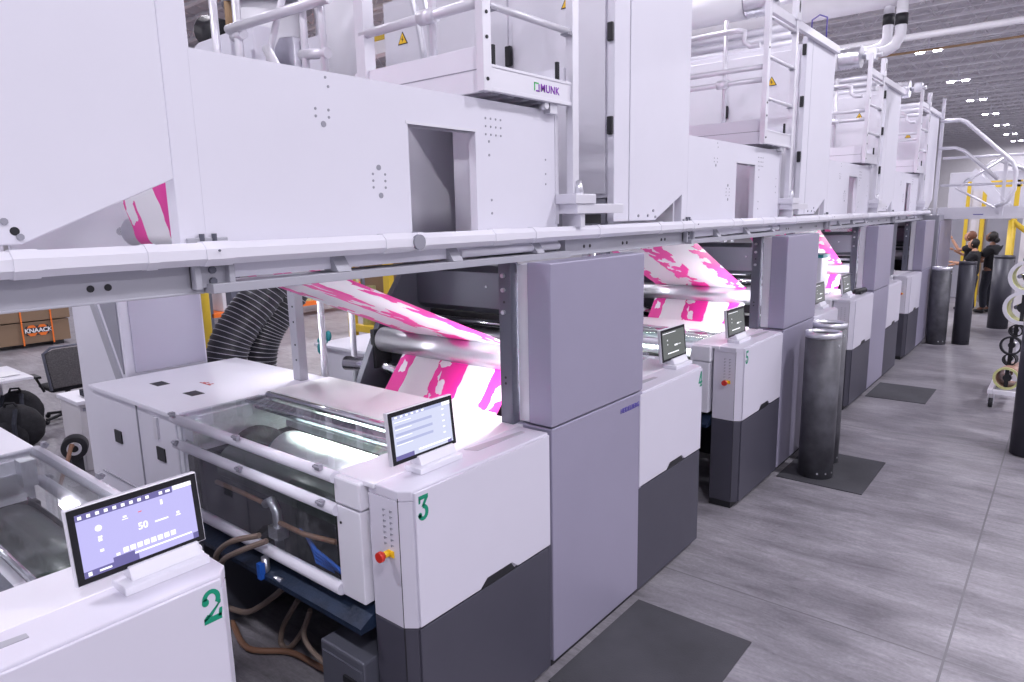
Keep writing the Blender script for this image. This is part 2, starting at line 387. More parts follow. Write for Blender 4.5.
# ------------------------------------------------------------------ control cabinets
def numeral(n, t, y):
    poly = [[(p[0]*.86, p[1]) for p in q] for q in NUM[n]]
    link('numeral', outline_bm(poly, -1.874, y, 1.178, .104), 'green', t)
def finish(t, k_num, s):
    numeral(k_num, t, 1.684 if s > 0 else .825); return t
def cabinet(k_num, s):
    """s=+1: odd unit, control side looks to -Y.  s=-1: even unit, mirrored. built for the first pitch"""
    if s > 0: y0, y1 = 1.63, 2.555
    else: y0, y1 = .93, .02
    Y = lambda v: y0 + s * v
    L = abs(y1 - y0)
    t = thing('control_cabinet', '', 'cabinet', (-2.0, (y0+y1)/2, 0), 'white and dark grey control cabinets along the press')
    # outline in plan of the body: chamfered corner
    plan = [(-2.105, Y(0.)), (-2.06, Y(0.)), (-1.93, Y(0.)), (-1.885, Y(.035)), (-1.885, Y(L)), (-2.105, Y(L))]
    link('base', MB().prism([(a-.004 if a > -2.2 else a, b) for a, b in plan], 'z', .05, .72).bm, 'dark_grey', t, bevel=.004)
    link('plinth', MB().prism([(min(a, -1.93), b) for a, b in plan], 'z', 0, .05).bm, 'black', t)
    link('body', MB().prism(plan, 'z', .727, 1.265).bm, 'cabinet_white', t)
    # top shell with a shallow tray
    m = MB(); m.prism(plan, 'z', 1.265, 1.31)
    link('top', m.bm, 'cabinet_white', t, bevel=.006)
    ys = sorted((Y(.50), Y(.86)))
    link('tray_slot', MB().prism([(-2.045, ys[0]), (-1.985, ys[0]+.03), (-1.975, ys[1]), (-2.0, ys[1])], 'z', 1.308, 1.3125).bm, 'beam_grey', t)
    # front door with grip cut-out
    a, b = sorted((Y(.042), Y(L - .005)))
    c0 = Y(.42 if s > 0 else L-.60); c1 = Y(.64 if s > 0 else L-.38)
    c0, c1 = sorted((c0, c1))
    link('door', MB().prism([(a,.73),(c0-.02,.73),(c0+.025,.765),(c1-.025,.765),(c1+.02,.73),(b,.73),(b,1.30),(a,1.30)], 'x', -1.885, -1.873).bm, 'cabinet_white', t, bevel=.003)
    link('grip_recess', MB().prism([(c0-.005,.724),(c0+.025,.762),(c1-.025,.762),(c1+.005,.724)], 'x', -1.90, -1.8765).bm, 'black', t)
    # lower door and its seams
    link('lower_door', MB().box(-1.89, -1.878, a, b, .055, .718).bm, 'dark_grey', t, bevel=.003)
    link('seam', MB().box(-1.9305, -1.9285, min(Y(-.001), Y(.01)), max(Y(-.001), Y(.01)), .06, 1.28).bm, 'black', t)
    # button panel
    if s < 0:
        return finish(t, k_num, s)
    m = MB()
    for i in range(2):
        for j in range(7):
            x = -2.02 + i*.04; z = 1.215 - j*.024
            q = sorted((Y(0), Y(-.003)))
            m.box(x, x + .014, q[0], q[1], z, z + .003); m.box(x, x+.004, q[0], q[1], z-.006, z+.003)
    link('push_button', m.bm, 'interior_grey', t)
    p = link('emergency_stop', MB().tube([(-1.995, Y(0), 1.035), (-1.995, Y(-.035), 1.035)], .014, 12).bm, 'warning_yellow', t)
    link('yellow_plate', MB().box(-2.0, -1.965, *sorted((Y(0), Y(-.006))), 1.022, 1.048).bm, 'warning_yellow', t)
    link('knob', MB().tube([(-1.995, Y(-.03), 1.035), (-1.995, Y(-.04), 1.035), (-1.995, Y(-.056), 1.035)], [.015, .022, .021], 16).bm, 'red', p)
    return finish(t, k_num, s)
odd = [cabinet(3, 1)]
even = [cabinet(2, -1)]
odd[0]['label'] = 'white control cabinet with dark grey base and green numeral 3'
even[0]['label'] = 'white control cabinet with green numeral 2, nearest, at the bottom left'
lab_odd = ['', 'white control cabinet with dark grey base and green numeral 5', 'white control cabinet with dark base just behind the two tall steel sleeves', 'farthest white control cabinet with dark base, beside the far grey sleeves']
lab_even = ['', 'white control cabinet with dark grey base and green numeral 4', 'white control cabinet just past the second tower, mostly hidden behind the steel sleeves', 'white control cabinet with dark base just past the third tower cabinet']
for k in (1, 2, 3):
    odd.append(dup(odd[0], dy=P*k, label=lab_odd[k], skip=('numeral',)))
for k in (1, 2, 3):
    even.append(dup(even[0], dy=P*k, label=lab_even[k], skip=('numeral',)))
numeral(5, odd[1], 1.684 + P); numeral(4, even[1], .825 + P)

# ------------------------------------------------------------------ touch screens
def tilted(m_bm, piv, ang):
    bmesh.ops.rotate(m_bm, verts=m_bm.verts, cent=piv, matrix=Matrix.Rotation(ang, 3, 'Y'))
    return m_bm
def screen_mat(name, col, st, mode):
    m = bpy.data.materials.new(name); m.use_nodes = True; b = m.node_tree.nodes['Principled BSDF']
    b.inputs['Base Color'].default_value = (.02, .02, .02, 1); b.inputs['Roughness'].default_value = .25
    b.inputs['Emission Color'].default_value = (*col, 1); b.inputs['Emission Strength'].default_value = st; MATS[name] = m
screen_mat('scr_violet', (.50, .47, .86), 1.0, 0); screen_mat('scr_white', (.93, .93, 1), 1.25, 0); screen_mat('scr_bar', (.17, .15, .42), .8, 0)
screen_mat('scr_pale', (.62, .65, .84), 1.0, 0); screen_mat('scr_row', (.42, .45, .70), 1.0, 0); screen_mat('scr_grey', (.20, .22, .21), .55, 0)
screen_mat('scr_red', (.8, .15, .2), 1., 0)
def monitor(y0, w, kind, label):
    x = -2.03; z0, z1 = 1.362, 1.585; h = z1 - z0
    t = thing('touchscreen_monitor', label, 'screen', (x, y0 + w/2, 1.31), 'touchscreens on the control cabinets')
    piv = V((x, y0, z0)); an = -.10
    T = lambda bm: tilted(bm, piv, an)
    link('stand', MB().box(x - .045, x + .055, y0 + .10, y0 + w - .02, 1.31, 1.335).prism([(x-.04,1.335),(x+.03,1.335),(x+.012,1.372),(x-.03,1.372)], 'y', y0 + .13, y0 + w - .03).bm, 'white_paint', t, bevel=.003)
    link('casing', T(MB().box(x - .022, x, y0, y0 + w, z0, z1).bm), 'alu_soft', t, bevel=.004)
    link('bezel', T(MB().box(x, x + .003, y0 + .004, y0 + w - .004, z0 + .004, z1 - .004).bm), 'black_gloss', t, bevel=.001)
    a, b, c, d = y0 + .022, y0 + w - .022, z0 + .02, z1 - .022
    sc = link('display', T(MB().box(x + .003, x + .0036, a, b, c, d).bm), {'main': 'scr_violet', 'list': 'scr_pale', 'dim': 'scr_grey'}[kind], t)
    xf = x + .0036
    W = b - a; H = d - c
    R = lambda mb, u0, u1, v0, v1, e=.0006: mb.box(xf, xf + e, a + u0*W, a + u1*W, c + v0*H, c + v1*H)
    if kind == 'main':
        m = MB(); R(m, 0, .82, .90, 1.0); R(m, 0, .45, 0, .10); R(m, .95, 1, .0, .10); R(m, .24, .42, .10, .17)
        link('menu_bar', T(m.bm), 'scr_bar', sc)
        m = MB()
        for i in range(9): R(m, .02 + i*.07, .05 + i*.07, .925, .975, .0012)
        R(m, .70, .73, .925, .975, .0012); R(m, .76, .8, .93, .97, .0012); R(m, .83, 1, .93, 1, .0012); R(m, .42, .94, .11, .135, .0012)
        R(m, .03, .06, .02, .08, .0012); R(m, .12, .22, .035, .065, .0012)
        for i in range(8): R(m, .33 + i*.06, .375 + i*.06, .19, .27, .0012)
        R(m, .27, .30, .18, .22, .0012); R(m, .15, .18, .33, .37, .0012); R(m, .15, .18, .50, .55, .0012); R(m, .15, .185, .56, .58, .0012)
        R(m, .83, .855, .52, .56, .0012); R(m, .82, .865, .49, .505, .0012); R(m, .37, .40, .74, .77, .0012); R(m, .36, .41, .71, .72, .0012); R(m, .70, .72, .76, .84, .0012); R(m, .63,.75,.50,.525,.0012)
        for q in circ(.165, .71, .028, 16): m.prism([(a + p[0]*W, c + (p[1] + (p[1]-.71)*.75)*H) for p in q], 'x', xf, xf + .0012)
        link('screen_icon', T(m.bm), 'scr_white', sc)
        mr = MB(); R(mr, .50, .53, .75, .765, .0012); link('red_mark', T(mr.bm), 'scr_red', sc)
        link('speed_reading', T(text_on_x('50', .028, xf + .0006, a + .48*W, c + .47*H, depth=.0006, bold=.0006)), 'scr_white', sc)
    elif kind == 'list':
        m = MB()
        for v in (.78, .60, .42): R(m, .03, .66, v - .06, v)
        R(m, 0, .85, .93, 1); link('screen_row', T(m.bm), 'scr_row', sc)
        m = MB()
        for i in range(6): R(m, .04 + i*.09, .08 + i*.09, .945, .985, .0012)
        for v in (.85, .68, .50, .33): R(m, .03, .30, v, v + .012, .0012)
        for v in (.82, .68, .54, .4, .26): R(m, .84, .88, v, v + .03, .0012)
        R(m, .86, 1, .92, 1, .0012); R(m, .38, .95, .07, .11, .0012)
        link('screen_icon', T(m.bm), 'scr_white', sc)
        m = MB(); R(m, .0, .3, .0, .1); R(m, .9, .97, .0, .08); link('menu_bar', T(m.bm), 'scr_bar', sc)
    else:
        m = MB(); R(m, .52, .66, .40, .46, .0012); R(m, .2, .22, .65, .7, .0012); R(m, .2, .22, .5, .54, .0012); R(m, .2, .7, .16, .2, .0012); R(m, .02, .6, .93, .95, .0012)
        R(m, .7, .8, .42, .44, .0012)
        link('screen_icon', T(m.bm), 'scr_white', sc)
    return t
mon_e = monitor(.565, .365, 'main', 'lit violet touchscreen showing 50 on the cabinet marked 2')
mon_o = monitor(1.70, .37, 'list', 'lit touchscreen with pale blue list on the cabinet marked 3')
mon_4 = monitor(.60 + P, .365, 'dim', 'grey touchscreen on the cabinet marked 4')
mon_5 = monitor(1.71 + P, .37, 'dim', 'grey touchscreen on the cabinet marked 5')
dup(mon_4, dy=P, label='small dark touchscreen half hidden behind the second grey tower cabinet')
dup(mon_5, dy=P, label='touchscreen seen edge-on on the cabinet behind the two steel sleeves')

# small black scanner lying on the far cabinet
tag(link('handset', MB().tube([(-2.02, 9.05, 1.34), (-1.93, 9.2, 1.36)], .035, 10).box(-2.0, -1.95, 9.08, 9.3, 1.312, 1.35).bm, 'black', bevel=.004),
    'small black handset lying on top of the white cabinet behind the steel sleeves', 'handset')

# ------------------------------------------------------------------ tower cabinets
def tower():
    y0, y1 = 2.58, 3.49
    t = thing('tower_cabinet', '', 'cabinet', (-2.0, 3.03, 0), 'tall silver grey tower cabinets between the units')
    plan = lambda i=0: [(-2.10, y0+.01), (-1.93, y0), (-1.88, y0+.0), (-1.88, y1), (-2.10, y1)]
    link('lower_door', MB().box(-2.10, -1.88, y0, y1, .06, 1.318).bm, 'tower_grey', t, bevel=.006)
    link('upper_door', MB().box(-2.02, -1.88, y0, y1, 1.326, 2.125).bm, 'tower_grey', t, bevel=.006)
    link('side_strip', MB().box(-2.09, -2.022, y0+.012, y1-.01, 1.326, 2.115).bm, 'alu_soft', t, bevel=.004)
    link('plinth', MB().box(-2.08, -1.92, y0+.03, y1-.03, 0, .06).bm, 'black', t)
    po = link('bolted_post', MB().box(-2.175, -2.098, y0-.03, y0+.03, 1.30, 2.14).bm, 'frame_grey', t, bevel=.003)
    m = MB()
    for z in (2.06, 1.99, 1.88): m.tube([(-2.14, y0-.03, z), (-2.14, y0-.045, z)], .011, 8)
    link('bolt', m.bm, 'alu', po)
    m = MB()
    for z in (1.93, 1.55, 1.52): m.tube([(-2.14, y0-.03, z), (-2.14, y0-.0315, z)], .007, 8)
    link('bolt_hole', m.bm, 'black', po)
    link('far_post', MB().box(-2.175, -2.105, y1-.05, y1, 1.30, 2.14).bm, 'frame_grey', t)
    return t
tw = tower()
link('lettering', text_on_x('HEIDELBERG', .038, -1.879, 3.235, 1.238, bold=.0006), 'violet_text', tw)
tw['label'] = 'nearest tall silver grey tower cabinet, beside the cabinet marked 3'
dup(tw, dy=P, label='tall silver grey tower cabinet behind the two steel sleeves, beside cabinet 5', skip=('lettering',))
dup(tw, dy=2*P, label='third tall silver tower cabinet, beyond the steel sleeves', skip=('lettering',))
dup(tw, dy=3*P, label='farthest tall silver tower cabinet near the end of the press', skip=('lettering',))
for o in children(tw):
    pass
# grey end cabinet of the press line
t = thing('end_cabinet', 'dark grey full-height cabinet closing the far end of the press', 'cabinet', (-2.2, 14.9, 0))
link('body', MB().box(-3.0, -1.85, 14.0, 15.6, .05, 2.2).bm, 'interior_grey', t, bevel=.01)
link('door', MB().box(-1.85, -1.835, 14.05, 15.5, .1, 2.1).bm, 'tower_grey', t)

# arched dark oval on the side of the second tower
# ------------------------------------------------------------------ printing units
def unit(s, first=True):
    y0 = 1.60 if s > 0 else .955
    Y = lambda v: y0 + s * v
    t = thing('printing_unit', '', 'printing unit', (-3.0, Y(.5), 0), 'printing units with clear safety covers')
    bx = lambda m, x0, x1, a, b, z0, z1: m.box(x0, x1, *sorted((Y(a), Y(b))), z0, z1)
    # drive-side cabinet
    dc = link('drive_cabinet', bx(MB(), -4.92, -3.76, .02, 1.0, .02, 1.285).bm, 'panel_white', t, bevel=.008)
    link('lid', bx(MB(), -4.93, -3.72, .0, 1.04, 1.285, 1.312).bm, 'panel_white', dc, bevel=.005)
    m = MB()
    bx(m, -4.60, -4.48, .25, .33, 1.311, 1.3135); bx(m, -4.16, -4.04, .26, .34, 1.311, 1.3135)
    bx(m, -4.62, -4.52, .012, .03, .98, 1.06); bx(m, -4.02, -3.92, .012, .03, .99, 1.07); bx(m, -4.55, -4.45, .012, .03, .42, .5)
    link('grip', m.bm, 'black', dc)
    m = MB(); bx(m, -4.25, -4.243, .012, .025, .05, 1.28); bx(m, -4.9, -4.25, .012, .025, .72, .728); link('door_seam', m.bm, 'beam_grey', dc)
    m = MB()
    for i in range(7): bx(m, -4.35 + i*.02, -4.335 + i*.02, .46, .47 + .015*(i % 3), 1.311, 1.313)
    link('red_marking', m.bm, 'label_red', dc)
    m = MB(); bx(m, -4.02, -3.97, .008, .022, 1.12, 1.25)
    link('slot_plate', m.bm, 'alu_soft', dc)
    # end frames of the print gap
    link('side_frame', bx(MB(), -3.76, -3.72, .03, 1.02, .35, 1.30).bm, 'white_paint', t)
    link('inner_side', bx(MB(), -3.72, -3.69, .04, 1.0, .5, 1.28).bm, 'panel_white', t)
    link('latch_plate', bx(MB(), -3.69, -3.68, .10, .20, 1.12, 1.22).bm, 'alu', t)
    link('gear_guard', bx(MB(), -3.69, -3.62, .04, .98, .6, 1.08).bm, 'rubber', t)
    # tending-side box
    link('side_box', bx(MB(), -2.29, -2.13, 0, 1.0, .765, 1.175).bm, 'white_paint', t, bevel=.006)
    link('side_box_lid', bx(MB(), -2.29, -2.12, -.005, 1.02, 1.182, 1.305).bm, 'white_paint', t, bevel=.01)
    m = MB().tube([(-2.26, Y(0), 1.10), (-2.26, Y(-.003), 1.10)], .006, 8); link('hole', m.bm, 'black', t)
    link('top_shelf', bx(MB(), -2.30, -2.06, .02, 1.03, 1.29, 1.312).bm, 'white_paint', t, bevel=.004)
    # cover rails
    for z, v, r in ((1.295, .0, .026), (1.15, .0, .026), (.79, .0, .028)):
        link('cover_rail', MB().tube([(-3.72, Y(v), z), (-2.28, Y(v), z)], r, 14).bm, 'rail_white', t)
    link('cross_bar', bx(MB(), -3.72, -2.28, .46, .53, 1.25, 1.29).bm, 'frame_grey', t)
    link('chrome_bar', MB().tube([(-3.7, Y(.56), 1.31), (-2.28, Y(.56), 1.31)], .02, 12).bm, 'chrome', t)
    link('chrome_bar', MB().tube([(-3.7, Y(.42), 1.30), (-2.28, Y(.42), 1.30)], .012, 12).bm, 'chrome', t)
    # clamps
    for x in (-3.68, -3.02, -2.36):
        for z in (1.325, 1.165):
            link('clamp', bx(MB(), x - .016, x + .016, -.032, -.012, z - .01, z + .016).tube([(x-.025, Y(-.03), z+.005), (x+.025, Y(-.03), z+.005)], .007, 8).bm, 'interior_grey', t)
    # clear panels
    link('top_glass', bx(MB(), -3.70, -2.30, .02, .50, 1.318, 1.322).bm, 'acrylic', t)
    link('rear_cover', bx(MB(), -3.74, -2.28, .60, 1.035, 1.305, 1.322).bm, 'gloss_white', t, bevel=.004)
    link('front_glass', bx(MB(), -3.70, -2.30, -.004, 0, .76, 1.13).bm, 'acrylic', t)
    link('middle_glass', bx(MB(), -3.70, -2.30, .0, .004, 1.17, 1.28).bm, 'acrylic', t)
    # cylinders inside
    cy = link('impression_cylinder', MB().tube([(-3.34, Y(.45), 1.03), (-2.34, Y(.45), 1.03)], .145, 40).bm, 'alu_soft', t)
    link('end_cap', MB().tube([(-3.42, Y(.45), 1.03), (-3.34, Y(.45), 1.03)], [.10, .13], 32).bm, 'teal', cy)
    link('plate_cylinder', MB().tube([(-3.45, Y(.20), 1.04), (-2.34, Y(.20), 1.04)], .12, 36).bm, 'drum_green', t)
    link('gear_wheel', MB().tube([(-3.55, Y(.36), 1.0), (-3.47, Y(.36), 1.0)], .19, 28).tube([(-3.64, Y(.36), 1.0), (-3.42, Y(.36), 1.0)], .07, 20).bm, 'rubber', t)
    m = MB(); bx(m, -3.69, -3.60, .04, .10, 1.17, 1.29); link('hinge_block', m.bm, 'alu', t)
    link('lamp_housing', bx(MB(), -3.3, -2.32, .60, .70, 1.22, 1.27).bm, 'alu', t)
    # ink tray, dark underside
    link('ink_bed', MB().prism([(Y(-.04), .655), (Y(1.0), .655), (Y(1.0), .70), (Y(.06), .735), (Y(-.04), .68)], 'x', -3.72, -2.12).bm, 'bed_blue', t)
    link('under_frame', bx(MB(), -3.72, -3.64, .05, 1.0, 0.02, .65).bm, 'frame_grey', t)
    link('rear_wall', bx(MB(), -3.72, -2.12, 1.0, 1.02, .05, 1.16).bm, 'rubber', t)
    link('splash_plate', bx(MB(), -3.62, -2.32, .085, .09, .62, 1.12).bm, 'rubber', t)
    # plumbing seen through the front cover
    link('elbow_pipe', MB().tube([(-2.95, Y(.06), .98), (-2.88, Y(.05), 1.02), (-2.84, Y(.05), .97), (-2.84, Y(.05), .76)], .022, 12).box(-2.88, -2.80, *sorted((Y(.02), Y(.08))), .84, .90).bm, 'brushed', t)
    link('ink_hose', MB().tube([(-3.45, Y(.07), .97), (-3.2, Y(.05), .99), (-2.95, Y(.06), .98)], .012, 10).bm, 'brown_hose', t)
    link('ink_hose', MB().tube([(-2.82, Y(.05), .92), (-2.62, Y(.05), .92), (-2.42, Y(.08), .93)], .012, 10).bm, 'brown_hose', t)
    for i in range(4):
        link('air_hose', MB().tube([(-2.75, Y(.10+.02*i), .92 - .03*i), (-2.55, Y(.06), .86 - .02*i), (-2.40, Y(.05+.02*i), .84 - .03*i), (-2.32, Y(.06), .80+.02*i)], .008, 8).bm, 'blue_hose', t)
    link('valve', MB().tube([(-2.86, Y(-.02), .76), (-2.86, Y(-.02), .66)], .02, 12).tube([(-2.9, Y(-.02), .66), (-2.72, Y(-.02), .68)], .016, 10).bm, 'brushed', t)
    link('valve_handle', bx(MB(), -2.875, -2.845, -.06, -.03, .66, .74).bm, 'blue_hose', t)
    return t
u3 = unit(1); u3['label'] = 'printing unit under clear cover with lit cylinder, beside the cabinet marked 3'
u2 = unit(-1); u2['label'] = 'nearest printing unit with clear cover at the lower left, behind cabinet 2'
labs = [('printing unit with white side box beside the cabinet marked 5', 'printing unit behind the cabinet marked 4'),
        ('printing unit beside the cabinet behind the two steel sleeves', 'printing unit seen past the second tower cabinet'),
        ('farthest visible printing unit on the cabinet side nearest the far sleeves', 'printing unit with stacked silver rollers seen past the third tower')]
for k in (1, 2, 3):
    dup(u3, dy=P*k, label=labs[k-1][0]); dup(u2, dy=P*k, label=labs[k-1][1])
# lamps inside units (over the cylinder)
def inner_lamp(y, lab):
    t = thing('inspection_lamp', lab, 'lamp', (-2.8, y, 1.25), 'inspection lamps inside the printing units')
    link('tube', MB().tube([(-3.28, y, 1.228), (-2.34, y, 1.228)], .012, 10).bm, 'tube_green', t)
    link('front_shade', MB().box(-3.32, -2.32, y - .034, y - .030, 1.214, 1.252).bm, 'alu', t)
    link('reflector', MB().box(-3.3, -2.32, y - .02, y + .02, 1.243, 1.247).bm, 'alu', t)
inner_lamp(2.068, 'glowing tube lamp over the cylinder inside the unit beside cabinet 3')
inner_lamp(2.068 + P, 'glowing tube lamp over the cylinder inside the unit beside cabinet 5')

# hoses dangling under the nearest unit
def hose(pts, r, mt, lab, cat='hose', name='hose', n=8, grp=None):
    # smooth with catmull-rom
    out = []; Q = [V(p) for p in pts]; Q = [Q[0]*2 - Q[1]] + Q + [Q[-1]*2 - Q[-2]]
    for i in range(1, len(Q)-2):
        for k in range(6):
            u = k/6; a, b, c, d = Q[i-1], Q[i], Q[i+1], Q[i+2]
            out.append(.5*((2*b) + (c-a)*u + (2*a-5*b+4*c-d)*u*u + (3*b-a-3*c+d)*u**3))
    out.append(Q[-2])
    return tag(link(name, MB().tube(out, r, n).bm, mt), lab, cat, grp)
hose([(-2.857, 1.56, 0.88), (-3.028, 1.5, 0.818), (-3.187, 1.5, 0.694), (-3.289, 1.56, 0.55)], .014, 'pale_hose', 'pale brown hose looping from the front rail behind the screen of cabinet 2')
hose([(-2.797, 1.56, 0.87), (-2.96, 1.5, 0.788), (-3.131, 1.5, 0.68), (-3.271, 1.56, 0.5)], .014, 'pale_hose', 'second brown hose loop just right of the screen of cabinet 2')
hose([(-3.684, 1.749, 0.11), (-3.441, 1.749, 0.163), (-3.245, 1.749, 0.28), (-3.006, 1.749, 0.466)], .016, 'pale_hose', 'pale hose curving below the ink bed just right of the numeral 2')
hose([(-3.011, 1.827, 0.359), (-3.173, 1.827, 0.149), (-3.221, 1.827, 0.024), (-3.142, 1.827, 0.02), (-2.999, 1.827, 0.175), (-2.907, 1.827, 0.329)], .015, 'pale_hose', 'pale hose hanging in a narrow loop under the ink bed')
hose([(-2.767, 1.74, 0.436), (-2.837, 1.74, 0.287), (-2.795, 1.74, 0.214), (-2.633, 1.74, 0.173)], .013, 'pale_hose', 'ribbed grey hose hanging next to the grey metal pedestal')
hose([(-3.616, 1.754, 0.03), (-3.31, 1.68, 0.03), (-3.093, 1.802, 0.03), (-2.84, 1.829, 0.03), (-2.679, 1.854, 0.03)], .016, 'brown_hose', 'brown hose lying on the floor under the ink bed')
t = thing('pedestal', 'grey metal pedestal under the ink bed, left of cabinet 3 base', 'pedestal', (-2.25, 1.75, 0))
link('body', MB().box(-2.42, -2.12, 1.56, 2.2, 0.0, .52).bm, 'frame_grey', t, bevel=.01)
link('door', MB().box(-2.40, -2.13, 1.552, 1.56, .03, .48).bm, 'frame_grey', t)
link('latch', MB().box(-2.24, -2.16, 1.54, 1.552, .40, .43).bm, 'black', t)
t = thing('floor_tray', 'black metal box on the floor among hoses left of the grey pedestal', 'box', (-2.6, 1.5, 0))
link('tray', MB().box(-2.72, -2.48, 1.40, 1.62, 0, .09).bm, 'rubber', t, bevel=.004)
link('lid', MB().box(-2.73, -2.47, 1.39, 1.63, .09, .10).bm, 'frame_grey', t)

# ------------------------------------------------------------------ roller section between units
def rollers():
    t = thing('roller_section', '', 'roller section', (-3.0, 3.05, 0), 'roller sections between the printing units')
    link('far_frame', MB().prism([(2.72,.05),(3.46,.05),(3.46,2.1),(3.25,2.1),(2.98,1.75),(2.72,1.25)], 'x', -3.60, -3.55).bm, 'frame_grey', t, bevel=.003)
    link('cross_member', MB().prism([(3.28,1.76),(3.34,1.72),(3.46,1.72),(3.46,2.03),(3.34,2.03),(3.28,1.99)], 'x', -3.55, -2.18).bm, 'frame_grey', t, bevel=.003)
    m = MB()
    for x in (-2.9, -2.5): m.tube([(x, 3.275, 1.9), (x, 3.283, 1.9)], .008, 8)
    link('rivet', m.bm, 'alu', t)
    link('lower_tube', MB().tube([(-3.5, 3.30, 1.66), (-2.18, 3.30, 1.66)], .022, 14).bm, 'chrome', t)
    link('lower_tube', MB().tube([(-3.5, 3.34, 1.57), (-2.18, 3.34, 1.57)], .04, 18).bm, 'brushed', t)
    link('backing', MB().box(-3.55, -2.18, 3.40, 3.45, .1, 1.70).bm, 'rubber', t)
    link('guide_pipe', MB().tube([(-3.85, 2.86, 1.36), (-3.55, 2.95, 1.36), (-3.3, 3.0, 1.30)], .05, 14).bm, 'chrome', t)
    link('under_plate', MB().box(-3.6, -2.2, 2.66, 3.4, .9, .92).bm, 'rubber', t)
    gp = link('upright', MB().box(-3.90, -3.82, 2.47, 2.53, 1.312, 2.15).bm, 'beam_grey', t, bevel=.003)
    m = MB()
    for z in (1.45, 1.55, 1.7, 1.8, 1.9): m.tube([(-3.85, 2.47, z), (-3.85, 2.468, z)], .007, 8)
    link('bolt_hole', m.bm, 'black', gp)
    link('white_post', MB().tube([(-3.86, 2.69, .95), (-3.86, 2.69, 2.15)], .022, 12).bm, 'white_paint', t)
    link('white_post', MB().tube([(-3.86, 2.94, .95), (-3.86, 2.94, 2.15)], .022, 12).bm, 'white_paint', t)
    r = link('cooling_roller', MB().tube([(-3.50, 2.92, 1.555), (-2.18, 2.92, 1.555)], .082, 40).bm, 'brushed', t)
    link('roller_bearing', MB().tube([(-3.58, 2.92, 1.555), (-3.50, 2.92, 1.555)], .05, 16).box(-3.57, -3.53, 2.86, 3.0, 1.36, 1.62).bm, 'rubber', r)
    return t
rs = rollers(); rs['label'] = 'dark framed section with a big silver roller between cabinets 3 and 4'
dup(rs, dy=P, label='dark framed section with a big silver roller left of the tower by cabinet 5')
dup(rs, dy=2*P, label='roller section seen through the gap past the second tower cabinet')
dup(rs, dy=3*P, label='farthest roller section, past the third tower cabinet')
# stacked silver rollers at the far unit
def far_rollers():
    t = thing('roller_stack', 'stack of silver rollers in the gap left of the farthest tower', 'rollers', (-2.6, 11.6, 1.2))
    for i, z in enumerate((1.38, 1.52, 1.66, 1.80, 1.94, 2.06)):
        link('roller', MB().tube([(-3.4, 11.9 + .06*(i % 2), z), (-2.2, 11.9 + .06*(i % 2), z)], .045, 18).bm, 'chrome', t)
    link('rack', MB().box(-2.2, -2.15, 11.8, 12.1, 1.31, 2.12).bm, 'frame_grey', t)
far_rollers()
# pale ink box standing beyond the sleeves
t = thing('ink_supply_box', 'pale grey upright box with green lid behind the screen past the second tower', 'box', (-2.5, 8.6, 1.31))
link('body', MB().box(-2.62, -2.28, 8.55, 8.8, 1.31, 1.78).bm, 'panel_white', t, bevel=.008)
link('lid', MB().box(-2.64, -2.26, 8.53, 8.82, 1.78, 1.82).bm, 'teal', t, bevel=.004)

# ------------------------------------------------------------------ paper web
def web_strip(path, x0=-3.27, x1=-2.34, voff=0.):
    m = MB(); bm = m.bm; uv = bm.loops.layers.uv.new('UVMap')
    d = 0; rows = []
    for i, p in enumerate(path):
        if i: d += math.hypot(p[0]-path[i-1][0], p[1]-path[i-1][1])
        rows.append((bm.verts.new((x0, p[0], p[1])), bm.verts.new((x1, p[0], p[1])), d + voff))
    for a, b in zip(rows, rows[1:]):
        f = bm.faces.new((a[0], a[1], b[1], b[0])); f.smooth = True
        for lp, q in zip(f.loops, ((0, a[2]), (1, a[2]), (1, b[2]), (0, b[2]))): lp[uv].uv = (q[0], q[1])
    return bm
def web():
    path = [(2.30, 1.15), (2.645, 1.21)]
    c = (2.92, 1.555); r = .083
    path += [(c[0] + r*math.sin(math.radians(a)), c[1] - r*math.cos(math.radians(a))) for a in range(-35, 206, 12)]
    path += [(1.44, 2.245)]
    c = (1.40, 2.31); r = .072
    path += [(c[0] + r*math.sin(math.radians(a)), c[1] - r*math.cos(math.radians(a))) for a in range(24, -100, -13)]
    path += [(1.325, 2.33), (1.02, 3.40)]
    return path
wb = link('paper_web', web_strip(web()), 'printed_paper')
md = wb.modifiers.new('solid', 'SOLIDIFY'); md.thickness = .0006
tag(wb, 'white paper web printed with magenta bands, running over the roller beside cabinet 3', 'paper web', 'magenta printed paper web in each unit')
for k, lb in ((1, 'magenta printed paper web running over the roller left of the tower by cabinet 5'), (2, 'paper web with faint magenta print seen past the second tower'), (3, 'farthest stretch of printed paper web at the end of the press')):
    c = wb.copy(); COL.objects.link(c); c.location.y = P*k; c['label'] = lb
# guide rollers at the top of each web strand
gr = thing('guide_roller', '', 'roller', (-2.9, 1.40, 2.31), 'silver guide rollers above the web')
link('shell', MB().tube([(-3.42, 1.40, 2.31), (-2.25, 1.40, 2.31)], .07, 32).bm, 'brushed', gr)
link('shaft', MB().tube([(-3.60, 1.40, 2.31), (-2.2, 1.40, 2.31)], .02, 12).bm, 'chrome', gr)
gr['label'] = 'silver roller end showing in the triangular gap above the rail'
for k in (1, 2): dup(gr, dy=P*k, label=('silver guide roller above the web near cabinet 5', 'silver guide roller above the web behind the second tower')[k-1])
